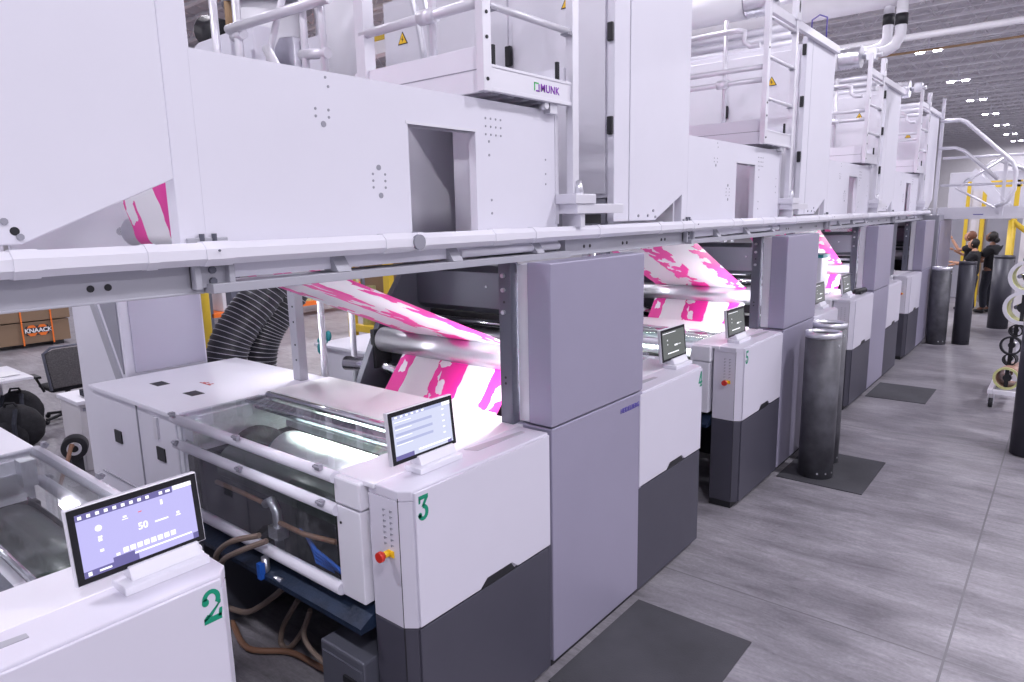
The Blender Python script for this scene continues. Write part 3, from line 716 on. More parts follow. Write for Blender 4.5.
# fill tubes added out of view behind posts to brighten web, roller and cover
emit('tube_bright', (.97, .95, 1), 110)
emit('tube_soft', (.97, .95, 1), 35)
def fill_light(x, y, lab, m_='tube_bright'):
    t = thing('fill_light', lab, 'lamp', (x, y, 1.33), 'added upright fill tubes in the roller sections')
    link('tube', MB().tube([(x, y, 1.40), (x, y, 2.05)], .012, 10).bm, m_, t)
    link('end_holder', MB().box(x-.014, x+.014, y-.014, y+.014, 1.36, 1.40).bm, 'interior_grey', t)
    link('end_holder', MB().box(x-.014, x+.014, y-.014, y+.014, 2.05, 2.09).bm, 'interior_grey', t)
fill_light(-2.212, 2.665, 'added unseen fill tube behind the bolted post of the nearest tower')
fill_light(-2.188, 2.665 + P, 'added unseen fill tube behind the bolted post of the second tower')
fill_light(-2.18, 2.665 + 2*P, 'added unseen fill tube behind the bolted post of the third tower')
fill_light(-3.965, 2.573, 'added unseen fill tube behind the grey drilled upright beside the black hoses', 'tube_soft')
fill_light(-3.93, 2.60 + P, 'added unseen fill tube at the far side of the roller section by cabinet 5', 'tube_soft')

# ------------------------------------------------------------------ dryers (upper deck)
def tri_sign(m_y, x, z, s, t):
    """warning triangle on a face looking to -Y"""
    p = link('warning_sign', MB().prism([(x - s, z), (x + s, z), (x, z + 1.7*s)], 'y', m_y - .003, m_y).bm, 'ink_black', t)
    link('sign_face', MB().prism([(x - s*.8, z + s*.12), (x + s*.8, z + s*.12), (x, z + 1.5*s)], 'y', m_y - .0045, m_y - .002).bm, 'warning_yellow', p)
    link('bolt_symbol', MB().prism([(x - .1*s, z+.25*s), (x+.22*s, z+.7*s), (x+.02*s, z+.66*s), (x+.1*s, z+1.1*s), (x-.2*s, z+.6*s), (x, z+.62*s)], 'y', m_y - .006, m_y - .0045).bm, 'ink_black', p)
def dryer(full=True):
    t = thing('dryer_module', '', 'dryer', (-2.5, 2.9, 2.17), 'white dryer modules over the press')
    if full:
        # side panel with window
        X0, X1 = -2.14, -2.10
        ya, yb, za, zb = 1.064, 2.95, 2.17, 2.86
        wa, wb_, wz, wt = 1.93, 2.33, 2.24, 2.715
        m = MB(); m.box(X0, X1, ya, wa, za, zb).box(X0, X1, wb_, yb, za, zb).box(X0, X1, wa, wb_, za, wz).box(X0, X1, wa, wb_, wt, zb)
        bmesh.ops.remove_doubles(m.bm, verts=m.bm.verts, dist=1e-5)
        sp = link('side_panel', m.bm, 'panel_white', t)
        m = MB().box(X0-.04, X1+.002, wa-.012, wb_+.012, wt, wt+.012); link('window_lintel', m.bm, 'alu_soft', sp)
        m = MB()
        for y, z, r in ((1.50,2.73,.005),(1.555,2.73,.005),(1.50,2.705,.005),(1.555,2.705,.005),(1.53,2.68,.011),(1.43,2.28,.006),
                        (1.77,2.54,.011),(1.775,2.435,.011),(1.74,2.515,.005),(1.80,2.515,.005),(1.74,2.49,.005),(1.80,2.49,.005),(1.74,2.465,.005),(1.80,2.465,.005),
                        (2.42,2.68,.006),(2.42,2.62,.006),(2.43,2.42,.006),(2.43,2.36,.006),(2.85,2.62,.005),(2.85,2.55,.005),(2.85,2.50,.005),(1.55,2.84,.005),(1.56,2.81,.005)) \
                + tuple((2.40 + .035*i, 2.78 - .035*j, .005) for i in range(4) for j in range(3)):
            m.tube([(X1, y, z), (X1+.0015, y, z)], r, 10)
        link('screw_hole', m.bm, 'interior_grey', sp)
        link('edge_flange', MB().box(-2.16, X1+.004, 2.93, 2.96, 2.30, 2.84).bm, 'alu_soft', sp)
        # inside behind the window
        link('inner_wall', MB().box(-2.70, -2.67, 1.5, 2.92, 2.18, 2.84).bm, 'white_paint', t)
        link('inner_door', MB().box(-2.50, -2.20, 2.60, 2.63, 2.26, 2.83).bm, 'alu_soft', t, bevel=.004)
        link('inner_partition', MB().box(-2.66, -2.15, 2.86, 2.90, 2.18, 2.83).bm, 'panel_white', t)
        link('tread_floor', MB().box(-2.67, -2.15, 1.5, 2.9, 2.18, 2.20).bm, 'dark_grey', t)
        # far side panel of the module
        link('far_panel', MB().box(-3.85, -3.81, 1.0, 2.95, 2.17, 2.86).bm, 'panel_white', t)
        link('underside', MB().box(-3.8, -2.16, 2.42, 3.42, 2.15, 2.17).bm, 'rubber', t)
        # uprights and dryer box
        link('corner_post', MB().box(-2.16, -2.101, .982, 1.07, 2.17, 3.95).bm, 'panel_white', t, bevel=.004)
        bxh = link('dryer_box', MB().box(-4.02, -2.13, 3.51, 4.40, 2.44, 3.86).bm, 'alu_soft', t)
        link('door_leaf', MB().box(-3.99, -2.86, 3.495, 3.51, 2.46, 3.82).bm, 'alu_soft', bxh, bevel=.004)
        link('door_leaf', MB().box(-2.82, -2.15, 3.495, 3.51, 2.46, 3.82).bm, 'alu_soft', bxh, bevel=.004)
        m = MB()
        for z in (3.32, 2.62): m.box(-2.86, -2.82, 3.465, 3.495, z - .06, z + .06)
        link('door_latch', m.bm, 'black', bxh, bevel=.006)
        m = MB()
        for z in (3.40, 2.98, 2.66): pass
        for z in (3.34, 2.84, 3.8): m.box(-2.125, -2.09, 3.470, 3.490, z - .05, z + .05)
        link('hinge', m.bm, 'black', bxh, bevel=.006)
        tri_sign(3.494, -3.81, 3.55, .05, t); tri_sign(3.494, -2.40, 3.52, .05, t)
        link('rear_corner_panel', MB().box(-2.9, -2.14, 4.36, 4.38, 2.2, 3.9).bm, 'alu_soft', t)
        link('lower_infill', MB().box(-2.9, -2.16, 3.52, 3.55, 2.25, 2.44).bm, 'interior_grey', t)
        link('front_strip', MB().box(-2.13, -2.085, 3.49, 3.66, 2.30, 3.92).bm, 'panel_white', t, bevel=.004)
        for i, z in enumerate((3.90, 3.99, 4.08)):
            link('pipe_layer', MB().tube([(-4.0, 3.62 + .05*i, z), (-2.25, 3.62 + .05*i, z)], .04, 12).bm, 'alu_soft', t)
    # cover plate with bevelled lower corner
    y0, y1 = (3.66, 4.405)
    pl = link('cover_plate', MB().prism([(y0+.012, 2.30), (4.0, 2.30), (y1, 2.475), (y1, 3.93), (y0+.012, 3.93)], 'x', -2.11, -2.085).bm, 'panel_white', t, bevel=.004)
    m = MB()
    for y, z in ((3.9, 2.33), (4.0, 2.32), (3.78, 2.33), (3.97, 2.36)): m.tube([(-2.085, y, z), (-2.08, y, z)], .009, 8)
    link('screw', m.bm, 'interior_grey', pl)
    return t
d0 = dryer(); d0['label'] = 'nearest white dryer module with square window, over cabinet 3'
for k, l in ((1, 'second white dryer module, above the cabinet marked 5'), (2, 'third white dryer module, above the two steel sleeves'), (3, 'fourth and farthest white dryer module by the gantry')):
    dup(d0, dy=P*k, label=l)
t = dryer(False); t['label'] = 'huge white cover plate with slanted lower corner filling the top left'
t['group'] = 'white dryer modules over the press'
for o in children(t): pass
link('far_panel', MB().box(-3.85, -3.81, 3.0, 4.40, 2.17, 3.9).bm, 'panel_white', t)
m = MB().tube([(-2.0850, 3.99, 2.335), (-2.0840, 3.99, 2.335)], .011, 14); link('round_hole', m.bm, 'black', t)
t.location.y -= P; t['_w'] = (t['_w'][0], t['_w'][1] - P, t['_w'][2])

# frame beam under dryers: grey channel and white lip, brackets
def channel(yA, yB, lab):
    t = thing('channel_beam', lab, 'beam', (-2.1, yA, 2.13), 'grey channel beams under the dryers')
    link('web_plate', MB().box(-2.16, -2.10, yA, yB, 2.135, 2.24).bm, 'beam_grey', t)
    link('flange', MB().box(-2.16, -2.095, yA, yB, 2.128, 2.135).bm, 'beam_grey', t, bevel=.002)
    m = MB()
    for y in ((1.12, 1.165) if yA < 0 else (.18, .24, .60, .65, 1.10, 1.15)):
        if yA + y < yB: m.tube([(-2.10, yA + y, 2.172), (-2.0985, yA + y, 2.172)], .010, 14)
    link('bolt_hole', m.bm, 'black', t)
    return t
channel(-.4, 1.04, 'long grey channel beam below the nearest rail at the left edge')
bm_l = ['grey channel beam with holes above the nearest tower cabinet', 'grey channel beam with holes above the second tower cabinet', 'grey channel beam above the third tower cabinet', 'grey channel beam above the farthest tower cabinet']
ch = channel(3.02, 4.47, bm_l[0])
for k in (1, 2, 3): dup(ch, dy=P*k, label=bm_l[k])
def lip():
    t = thing('lower_ledge', '', 'ledge', (-2.1, 1.05, 2.13), 'grey ledges under the dryer side panels')
    link('ledge', MB().box(-2.20, -2.05, 1.045, 3.0, 2.128, 2.158).bm, 'beam_grey', t, bevel=.002)
    for y in (1.52, 2.12, 2.72):
        link('bracket', MB().prism([(-2.14, 2.16), (-2.055, 2.16), (-2.10, 2.22), (-2.14, 2.22)], 'y', y, y + .06).bm, 'beam_grey', t)
    link('inner_tube', MB().tube([(-2.10, 2.20, 2.187), (-2.10, 2.95, 2.187)], .02, 12).bm, 'white_paint', t)
    return t
lp = lip(); lp['label'] = 'grey ledge below the side panel over the web by cabinet 3'
for k, l in ((1, 'grey ledge below the side panel over cabinet 5'), (2, 'grey ledge below the side panel over the steel sleeves'), (3, 'grey ledge below the farthest side panel')): dup(lp, dy=P*k, label=l)

# long white cable rail
t = thing('cable_rail', 'long white octagonal rail running the full length under the dryers', 'rail', (-2.05, 0, 2.25))
link('tube', MB().tube([(-2.055, -.4, 2.252), (-2.055, 14.2, 2.252)], .037, 8).bm, 'white_paint', t)
for k in range(-1, 4):
    for y, w in ((1.02, .09), (1.72, .14), (1.90, .03), (2.36, .13), (2.66, .05), (3.24, .03), (3.96, .06), (4.28, .03)):
        yy = y + P*k
        if -.3 < yy < 14 and not (k == -1 and y < 3.9): link('coupling', MB().tube([(-2.055, yy, 2.252), (-2.055, yy + w, 2.252)], .0405, 8).bm, 'white_paint', t)
for k in range(0, 4):
    link('rail_bracket', MB().box(-2.15, -2.065, 1.0 + P*k, 1.02 + P*k, 2.142, 2.22).box(-2.15, -2.065, 1.11 + P*k, 1.13 + P*k, 2.142, 2.22).box(-2.13, -2.09, 1.0 + P*k, 1.13 + P*k, 2.145, 2.30).bm, 'beam_grey', t, bevel=.003)
    m = MB()
    for y, z in ((1.045, 2.30), (1.085, 2.30)): m.tube([(-2.09, y + P*k, z - .02), (-2.09, y + P*k, z + .012)], .008, 8)
    m.tube([(-2.09, 1.065 + P*k, 2.20), (-2.08, 1.065 + P*k, 2.20)], .012, 8).tube([(-2.09, 1.065 + P*k, 2.165), (-2.08, 1.065 + P*k, 2.165)], .012, 8)
    m.tube([(-2.01, 1.055 + P*k, 2.262), (-2.006, 1.055 + P*k, 2.262)], .004, 6)
    link('bolt', m.bm, 'frame_grey', t)
m = MB().tube([(-2.024, 1.885, 2.252), (-2.008, 1.885, 2.252)], .03, 20); link('round_port', m.bm, 'interior_grey', t)

# ------------------------------------------------------------------ platforms, ladders, vertical posts
def platform(first):
    t = thing('maintenance_platform', '', 'platform', (-2.4, 2.68, 2.88), 'aluminium maintenance platforms on the dryers')
    XF = -2.04; ya, yb = 2.38, 3.0
    link('front_fascia', MB().box(XF-.02, XF, ya, yb, 2.89, 2.995).box(XF-.022, XF+.006, ya-.005, yb+.005, 2.885, 2.902).box(XF-.022, XF+.004, ya-.005, yb+.005, 2.985, 2.998).bm, 'alu_soft', t, bevel=.002)
    tb = link('toe_board', MB().box(-2.97, XF-.05, ya, ya+.02, 2.89, 3.085).bm, 'white_paint', t, bevel=.002)
    link('board_groove', MB().box(-2.97, XF-.05, ya-.0015, ya+.002, 2.985, 2.990).bm, 'interior_grey', tb)
    link('deck', MB().box(-2.97, XF-.02, ya+.02, yb, 2.90, 2.93).bm, 'alu_soft', t)
    m = MB()
    for i in range(5): m.box(-2.9, XF-.03, ya + .04 + i*.11, ya + .08 + i*.11, 2.88, 2.90)
    link('deck_rib', m.bm, 'interior_grey', t)
    link('rear_board', MB().box(-2.97, XF-.05, yb, yb+.02, 2.93, 3.08).bm, 'white_paint', t)
    m = MB()
    for y in (ya + .04, yb - .09): m.box(XF-.04, XF-.025, y, y + .018, 2.99, 3.09)
    link('rubber_stop', m.bm, 'rubber', t)
    # guard rail along the side
    zs = (3.26,) if first else (3.39, 3.49)
    for z in zs:
        link('guard_rail', MB().tube([(-2.9, ya, z), (XF-.02, ya, z)], .022, 12).bm, 'alu_soft', t)
    link('guard_rail', MB().tube([(-2.9, ya, 3.80), (-2.3, ya, 3.80), (-2.25, ya, 3.78), (-2.25, ya, 3.70), (-2.2, ya, 3.66), (-2.12, ya, 3.66)], .022, 12).bm, 'alu_soft', t)
    link('square_post', MB().box(-2.93, -2.86, ya-.02, ya+.05, 2.86, 3.86).bm, 'alu_soft', t, bevel=.003)
    link('thin_post', MB().tube([(-2.42, ya+.03, 2.95), (-2.42, ya+.03, 3.9)], .018, 12).bm, 'alu_soft', t)
    link('clamp', MB().tube([(-2.47, ya, zs[0]), (-2.37, ya, zs[0])], .034, 12).bm, 'alu_soft', t)
    link('support_bracket', MB().box(-2.10, -2.06, 2.84, 2.90, 2.84, 2.89).tube([(-2.09, 2.80, 2.87), (-2.05, 2.80, 2.87)], .018, 10).bm, 'alu', t)
    return t
def ladder():
    XF = -2.04; ya, yb = 2.36, 2.99
    t = thing('ladder', '', 'ladder', (-2.0, 2.68, 2.88), 'aluminium ladders on the platforms')
    link('stile', MB().box(XF-.03, XF+.012, ya-.045, ya+.01, 2.88, 4.12).bm, 'alu_soft', t, bevel=.003)
    link('stile', MB().box(XF-.03, XF+.012, yb, yb+.055, 2.44, 4.0).bm, 'alu_soft', t, bevel=.003)
    for z in (3.24, 3.56, 3.86):
        r = link('rung', MB().tube([(XF-.01, ya+.02, z), (XF-.01, yb-.005, z)], .016, 10).bm, 'alu_soft', t)
        link('rung_foot', MB().box(XF-.03, XF+.015, ya+.01, ya+.05, z-.022, z-.014).box(XF-.03, XF+.015, yb-.045, yb-.005, z-.022, z-.014).bm, 'interior_grey', r)
    m = MB()
    for z in (3.62, 3.2, 3.1, 2.93): m.tube([(XF+.012, ya-.02, z), (XF+.016, ya-.02, z)], .008, 8)
    link('bolt', m.bm, 'black', t)
    link('head_beam', MB().box(XF-.04, XF, ya+.05, 4.42, 3.90, 3.97).bm, 'alu_soft', t, bevel=.003)
    ep = link('end_plate', MB().box(XF-.03, XF+.02, yb-.03, yb+.08, 3.95, 4.16).bm, 'alu_soft', t, bevel=.003)
    link('oval_slot', MB().prism([(yb+.025+.016*math.cos(a), 4.06+.05*math.sin(a)) for a in [k*PI/8 for k in range(16)]], 'x', XF+.02, XF+.022).bm, 'black', ep)
    ft = link('foot_bracket', MB().box(-2.12, -1.98, 2.96, 3.42, 2.35, 2.40).box(-2.12, -1.97, 2.93, 3.12, 2.40, 2.45).box(-2.12, -2.0, 3.02, 3.06, 2.28, 2.36).bm, 'alu_soft', t, bevel=.003)
    link('foot_bolt', MB().tube([(-2.02, 3.03, 2.44), (-2.02, 3.03, 2.52)], [.03, .014], 12).bm, 'alu', ft)
    link('dark_socket', MB().box(-2.11, -2.09, 3.12, 3.36, 2.295, 2.345).bm, 'black', ft)
    return t
p0 = platform(True); p0['label'] = 'nearest platform with white toe boards and violet lettered fascia'
link('lettering', text_on_x('MUNK', .050, -2.0392, 2.735, 2.926, bold=.0006, depth=.001, space=1.1), 'purple', p0)
link('logo_square', MB().box(-2.04, -2.0385, 2.685, 2.692, 2.925, 2.962).box(-2.04, -2.0385, 2.685, 2.72, 2.957, 2.963).bm, 'logo_green', p0)
link('logo_square', MB().box(-2.04, -2.0385, 2.70, 2.727, 2.922, 2.929).box(-2.04, -2.0385, 2.72, 2.727, 2.922, 2.957).bm, 'purple', p0)
p1 = platform(False); p1['label'] = 'second platform with white toe board and double guard rail, above cabinet 5'
p1.location.y += P
dup(p1, dy=P, label='third platform with white toe board, past the second cover plate')
dup(p1, dy=2*P, label='fourth and farthest platform with white toe board')
l0 = ladder(); l0['label'] = 'nearest aluminium ladder, rising from the violet lettered platform'
for k, l in ((1, 'second aluminium ladder, rising above cabinet 5'), (2, 'third aluminium ladder along the dryers'), (3, 'farthest aluminium ladder, next to the gantry')): dup(l0, dy=P*k, label=l)
# white ducts across the top of each dryer
def duct():
    t = thing('white_duct', '', 'duct', (-3, 3.6, 4.3), 'white ducts crossing the dryer tops')
    link('duct_body', MB().tube([(-5.2, 3.62, 4.34), (-2.72, 3.62, 4.34)], .14, 28).bm, 'pipe_white', t)
    m = MB(); pts = []; rr = []
    for i in range(16): pts.append((-2.72 + i*.018, 3.62, 4.34)); rr.append(.13 + .012*(i % 2))
    m.tube(pts, rr, 28); link('foil_sleeve', m.bm, 'foil', t)
    link('end_valve', MB().tube([(-2.44, 3.62, 4.34), (-2.2, 3.62, 4.34)], .035, 12).box(-2.38, -2.26, 3.56, 3.68, 4.28, 4.42).bm, 'alu', t)
    return t
du = duct(); du['label'] = 'white duct crossing the nearest dryer top'
for k, l in ((1, 'white duct with foil end crossing the second dryer top'), (2, 'white duct with foil end crossing the third dryer top'), (3, 'white duct with foil end crossing the farthest dryer top')): dup(du, dy=P*k, label=l)

# ------------------------------------------------------------------ clutter above the nearest side panel
A = 'alu_soft'
t = thing('scaffold_railing', 'tubular railing with cross braces above the nearest side panel', 'railing', (-4, 2.6, 2.9))
for x in (-4.72, -4.43, -3.70, -3.52):
    link('post', MB().tube([(x, 2.6, 2.86), (x, 2.6, 4.1)], .028 if x < -4 else .022, 12).bm, A, t)
link('hand_rail', MB().tube([(-4.5, 2.57, 3.60), (-3.40, 2.57, 3.58)], .03, 12).bm, A, t)
link('brace', MB().tube([(-3.75, 2.63, 4.0), (-4.12, 2.63, 3.42), (-4.25, 2.63, 3.0)], .022, 10).bm, A, t)
link('brace', MB().tube([(-4.08, 2.58, 3.42), (-3.80, 2.58, 3.05)], .03, 10).bm, A, t)
link('lower_bend', MB().tube([(-4.95, 2.60, 2.9), (-4.93, 2.6, 3.3), (-4.85, 2.6, 3.42), (-4.72, 2.6, 3.44)], .03, 12).bm, A, t)
link('lower_bend', MB().tube([(-3.92, 2.60, 2.9), (-3.90, 2.6, 3.05), (-3.82, 2.6, 3.13), (-3.70, 2.6, 3.15)], .024, 12).bm, A, t)
link('joint', MB().tube([(-4.49, 2.6, 3.56), (-4.37, 2.6, 3.56)], .036, 12).bm, A, t)
link('joint', MB().tube([(-3.74, 2.6, 3.33), (-3.48, 2.6, 3.30)], .03, 12).bm, A, t)
t = thing('insulated_box', 'foil wrapped duct box behind the tubular railing', 'duct', (-3.8, 3.1, 3))
link('box', MB().prism([(-4.80, 2.9), (-4.33, 2.9), (-4.33, 3.60), (-4.5, 3.62), (-4.80, 3.36)], 'y', 2.95, 3.15).bm, 'foil', t, bevel=.01)
link('side_flap', MB().box(-4.325, -4.05, 3.0, 3.03, 3.2, 3.58).bm, 'alu_soft', t, bevel=.01)
t = thing('exhaust_stack', 'round white exhaust stack with dark rim behind the railing', 'duct', (-4.5, 3.6, 3))
link('pipe', MB().tube([(-5.0, 3.2, 2.9), (-5.0, 3.2, 3.98)], .27, 32).bm, 'pipe_white', t)
link('rim', MB().ring((-5.0, 3.2, 3.95), 'z', .33, .27, .3, .03).bm, 'interior_grey', t)
t = thing('exhaust_stack', 'second wide white exhaust stack right of the rimmed one', 'duct', (-4.0, 4.1, 3))
link('pipe', MB().tube([(-4.62, 3.62, 2.9), (-4.62, 3.62, 4.9)], .22, 32).bm, 'pipe_white', t)
t = thing('fan_housing', 'white sheet metal housing behind the railing', 'housing', (-5.2, 3.1, 3))
link('box', MB().prism([(-5.75, 3.0), (-4.45, 3.0), (-4.45, 3.66), (-5.2, 3.66), (-5.75, 3.45)], 'y', 2.72, 2.88).bm, 'panel_white', t, bevel=.01)
t = thing('hose_bundle', 'black motor with coiled hoses at the top left behind the railing', 'motor', (-5.5, 2.9, 3.5))
link('motor', MB().tube([(-5.55, 3.0, 3.85), (-5.25, 3.0, 3.75)], .12, 16).ball((-5.2, 2.95, 3.62), .1).tube([(-5.5, 2.95, 3.5), (-5.3, 2.95, 3.75)], .07, 12).bm, 'black', t)
link('hose_loop', MB().tube([(-5.4, 2.9, 3.7), (-5.3, 2.88, 3.62), (-5.28, 2.88, 3.5), (-5.3, 2.9, 3.4)], .012, 8).bm, 'wire', t)
t = thing('brass_pipe', 'brass topped vertical pipe at the top left', 'pipe', (-5.0, 2.9, 3.4))
link('pipe', MB().tube([(-5.05, 2.9, 2.9), (-5.05, 2.9, 3.75)], .03, 12).bm, A, t)
link('cap', MB().tube([(-5.05, 2.9, 3.75), (-5.05, 2.9, 3.95)], .028, 12).bm, 'cardboard', t)
m = MB()
hose([(-3.2, 2.9, 4.0), (-3.12, 2.95, 3.6), (-3.05, 2.95, 3.3), (-3.05, 2.95, 3.0)], .022, 'brushed', 'braided metal hose hanging left of the dryer box', 'hose', 'metal_hose')
hose([(-3.1, 2.9, 4.0), (-3.02, 2.95, 3.6), (-2.97, 2.95, 3.3), (-2.98, 2.95, 3.0)], .022, 'brushed', 'second braided metal hose, nearer the dryer box', 'hose', 'metal_hose')
t = thing('crane_beam', 'white and yellow crane beam crossing far behind the top railing', 'beam', (-9, 9, 5))
link('beam', MB().box(-20, -9, 12, 12.3, 6.4, 6.7).bm, 'pipe_white', t)
link('yellow_beam', MB().box(-20, -9, 12.5, 12.8, 6.9, 7.15).bm, 'yellow', t)

# ------------------------------------------------------------------ duct cabinets and black hoses behind the unit
t = thing('duct_cabinet', 'tall light grey duct cabinet standing left behind the printing unit', 'cabinet', (-5.4, 2.1, 0))
link('body', MB().box(-5.85, -4.98, 1.86, 2.44, 0, 2.3).bm, 'panel_white', t, bevel=.01)
link('side_door', MB().box(-4.98, -4.965, 1.92, 2.42, 1.32, 2.25).bm, 'duct_grey', t, bevel=.003)
link('slanted_trim', MB().prism([(-5.72, 2.25), (-5.62, 2.25), (-5.02, 1.25), (-5.12, 1.25)], 'y', 1.845, 1.86).bm, 'beam_grey', t)
link('front_lining', MB().prism([(-5.55, 2.28), (-5.0, 2.28), (-5.0, 1.32)], 'y', 1.85, 1.86).bm, 'interior_grey', t)
def corrugated(path, r, lab):
    t = thing('ventilation_hose', lab, 'hose', path[0], 'black ribbed ventilation hoses')
    n = 150; Q = [V(p) for p in path]; Q = [Q[0]*2 - Q[1]] + Q + [Q[-1]*2 - Q[-2]]; K = len(path) - 1
    def f(u):
        w = min(max(u, 0), 1)*K; i = min(int(w), K-1) + 1; u = w - (i - 1); a, b, c, d = Q[i-1:i+3]
        return .5*((2*b) + (c-a)*u + (2*a-5*b+4*c-d)*u*u + (3*b-a-3*c+d)*u**3)
    pts = [f(i/n) for i in range(n+1)]
    link('ribbed_tube', MB().tube(pts, [r*(1 + .035*math.cos(i*PI/1.5)) for i in range(n+1)], 28).bm, 'ribbed_black', t)
    # spiral wire
    turns = 58; q = []; N = turns*20
    for i in range(N+1):
        th = 2*PI*i/20; u = i/N; dn = (f(min(u + .002, 1)) - f(max(u - .002, 0))).normalized()
        u1 = (V((1, 0, 0)) - dn*dn.x).normalized(); u2 = dn.cross(u1)
        q.append(f(u) + (u1*math.cos(th) + u2*math.sin(th))*r*1.03)
    link('spiral_wire', MB().tube(q, .0032, 4).bm, 'wire', t)
corrugated([(-5.16, 2.68, .02), (-5.16, 2.66, .8), (-5.15, 2.70, 1.35), (-5.1, 3.05, 1.80), (-5.0, 3.6, 2.45)], .155, 'thick black ribbed hose, left of the two, behind the printing unit')
corrugated([(-5.3, 3.0, .02), (-5.3, 3.0, .7), (-5.28, 3.05, 1.3), (-5.2, 3.30, 1.70), (-5.05, 3.9, 2.45)], .15, 'black ribbed hose, right of the two, behind the grey upright')
# blue glove on the unit
tag(link('blue_glove', MB().ball((-4.45, 3.1, 1.42), .05, (1, .8, .6)).ball((-4.40, 3.12, 1.46), .03, (1, .6, 1.4)).ball((-4.47, 3.08, 1.36), .025, (.7, .7, 1.8)).bm, 'teal'),
    'bright blue cloth lying beside the black ribbed hoses', 'cloth')

# ------------------------------------------------------------------ floor mats
def fmat(x0, x1, y0, y1, lab):
    o = link('floor_mat', MB().box(x0, x1, y0, y1, 0, .008).bm, 'mat_dark', origin=(x0, y0, 0)); tag(o, lab, 'mat', 'dark floor mats in the aisle'); return o
fmat(-1.86, -1.16, 2.5, 3.44, 'dark floor mat in front of the nearest tower cabinet')
fmat(-1.86, -1.16, 5.95, 6.87, 'dark floor mat under the two tall steel sleeves')
fmat(-1.86, -1.2, 9.3, 10.15, 'dark floor mat in front of the third tower cabinet')

# ------------------------------------------------------------------ sleeves
def sleeve(x, y, r, h, lab, mt, ringed=True, grp='tall steel sleeves standing in the aisle'):
    t = thing('steel_sleeve', lab, 'cylinder', (x, y, 0), grp)
    z0 = .008 if y < 8 else 0
    link('tube', MB().ring((x, y, z0), 'z', r, r-.018, r, h - .05, 40).bm, mt, t)
    link('bottom_disc', MB().tube([(x, y, z0), (x, y, z0 + .02)], r - .019, 30).bm, 'black', t)
    link('rim', MB().ring((x, y, z0 + h - .05), 'z', r + .001, r-.02, r, .05, 40).bm, 'alu' if ringed else 'sleeve_dark', t)
    m = MB()
    for k in range(3):
        a = -1.2 + k*.5; m.tube([(x + (r)*math.cos(a), y + r*math.sin(a), .06), (x + (r+.003)*math.cos(a), y + (r+.003)*math.sin(a), .06)], .008, 8)
    m.tube([(x + r*math.cos(-.3), y + r*math.sin(-.3), h-.1), (x + (r+.003)*math.cos(-.3), y + (r+.003)*math.sin(-.3), h-.1)], .01, 8)
    link('screw', m.bm, 'alu' if ringed else 'black', t)
    return t
sleeve(-1.60, 6.20, .145, 1.30, 'nearer of two tall grey steel sleeves with bright rims, on the floor mat', 'sleeve_grey')
sleeve(-1.66, 6.62, .145, 1.32, 'steel sleeve half hidden right behind its twin on the floor mat', 'sleeve_grey')
sleeve(-1.70, 13.7, .15, 1.33, 'tall grey sleeve with pale rim beside the farthest white cabinet', 'sleeve_grey', True, 'grey sleeves at the far end')
sleeve(-1.36, 13.9, .13, 1.42, 'tall dark smooth sleeve in front of the people', 'sleeve_dark', False, 'grey sleeves at the far end')
sleeve(-1.0, 16.1, .17, 1.40, 'wide dark drum standing right of the people', 'sleeve_dark', False, 'grey sleeves at the far end')
sleeve(-.14, 7.9, .15, 1.45, 'dark sleeve cut off by the right edge of the view', 'sleeve_dark', False, 'grey sleeves at the far end')

# ------------------------------------------------------------------ sleeve trolley
t = thing('sleeve_trolley', 'white trolley frame with black castors at the right edge', 'trolley', (-.4, 9.9, 0))
link('frame', MB().box(-.62, -.57, 9.55, 10.8, .17, .22).box(-.565, -.1, 9.55, 9.60, .17, .22).box(-.565, -.1, 10.2, 10.26, .17, .22).box(-.565, -.1, 10.75, 10.8, .17, .22).bm, 'white_paint', t, bevel=.003)
for x, y in ((-.58, 9.6), (-.58, 10.74)):
    c = link('castor', MB().tube([(x-.02, y, .055), (x+.02, y, .055)], .055, 20).bm, 'rubber', t)
    link('fork', MB().box(x-.03, x-.022, y-.02, y+.02, .05, .17).box(x+.022, x+.03, y-.02, y+.02, .05, .17).bm, 'alu', c)
link('mast', MB().box(-.42, -.36, 10.2, 10.26, .19, 1.75).bm, 'alu_soft', t)
for z in (.36, .55, .72, .90, 1.17, 1.53):
    link('peg', MB().tube([(-.39, 10.22, z), (-.45, 9.85, z)], .025, 12).bm, 'chrome', t)
def roll(z, R, w, lab, mt, rim, off=0, y=9.8):
    t = thing('print_sleeve', lab, 'sleeve', (-.44, y, z), 'sleeves and flanges hanging on the trolley pegs')
    ax = V((.16, 1, 0)).normalized(); c = V((-.455 + off, y, z))
    link('sleeve_tube', MB().ring(c, ax, R, R*.86, R, w, 36).bm, mt, t)
    link('sleeve_rim', MB().ring(c - ax*.015, ax, R*1.02, R*.82, R, .02, 36).bm, rim, t)
    link('hub', MB().tube([c + ax*.02, c + ax*.06], R*.32, 20).box(c.x-.02, c.x+.02, c.y + .03, c.y + .05, c.z - R*.85, c.z + R*.85).bm, 'black', t)
roll(1.53, .19, .22, 'top pale green sleeve on the trolley at the right edge', 'core_yellow', 'alu_soft', .09)
roll(1.17, .19, .22, 'second pale green sleeve from the top on the trolley', 'core_yellow', 'alu_soft', .07)
roll(.90, .07, .10, 'small black flange below the two large sleeves', 'rubber', 'black', .03)
roll(.72, .11, .04, 'wide thin black flange in the middle of the trolley', 'rubber', 'black', .0)
roll(.55, .07, .10, 'small black flange above the lowest sleeve', 'rubber', 'black', .0)
roll(.36, .13, .42, 'lowest long sleeve with brown bands and yellow rim', 'core_brown', 'core_yellow', 0, 9.62)

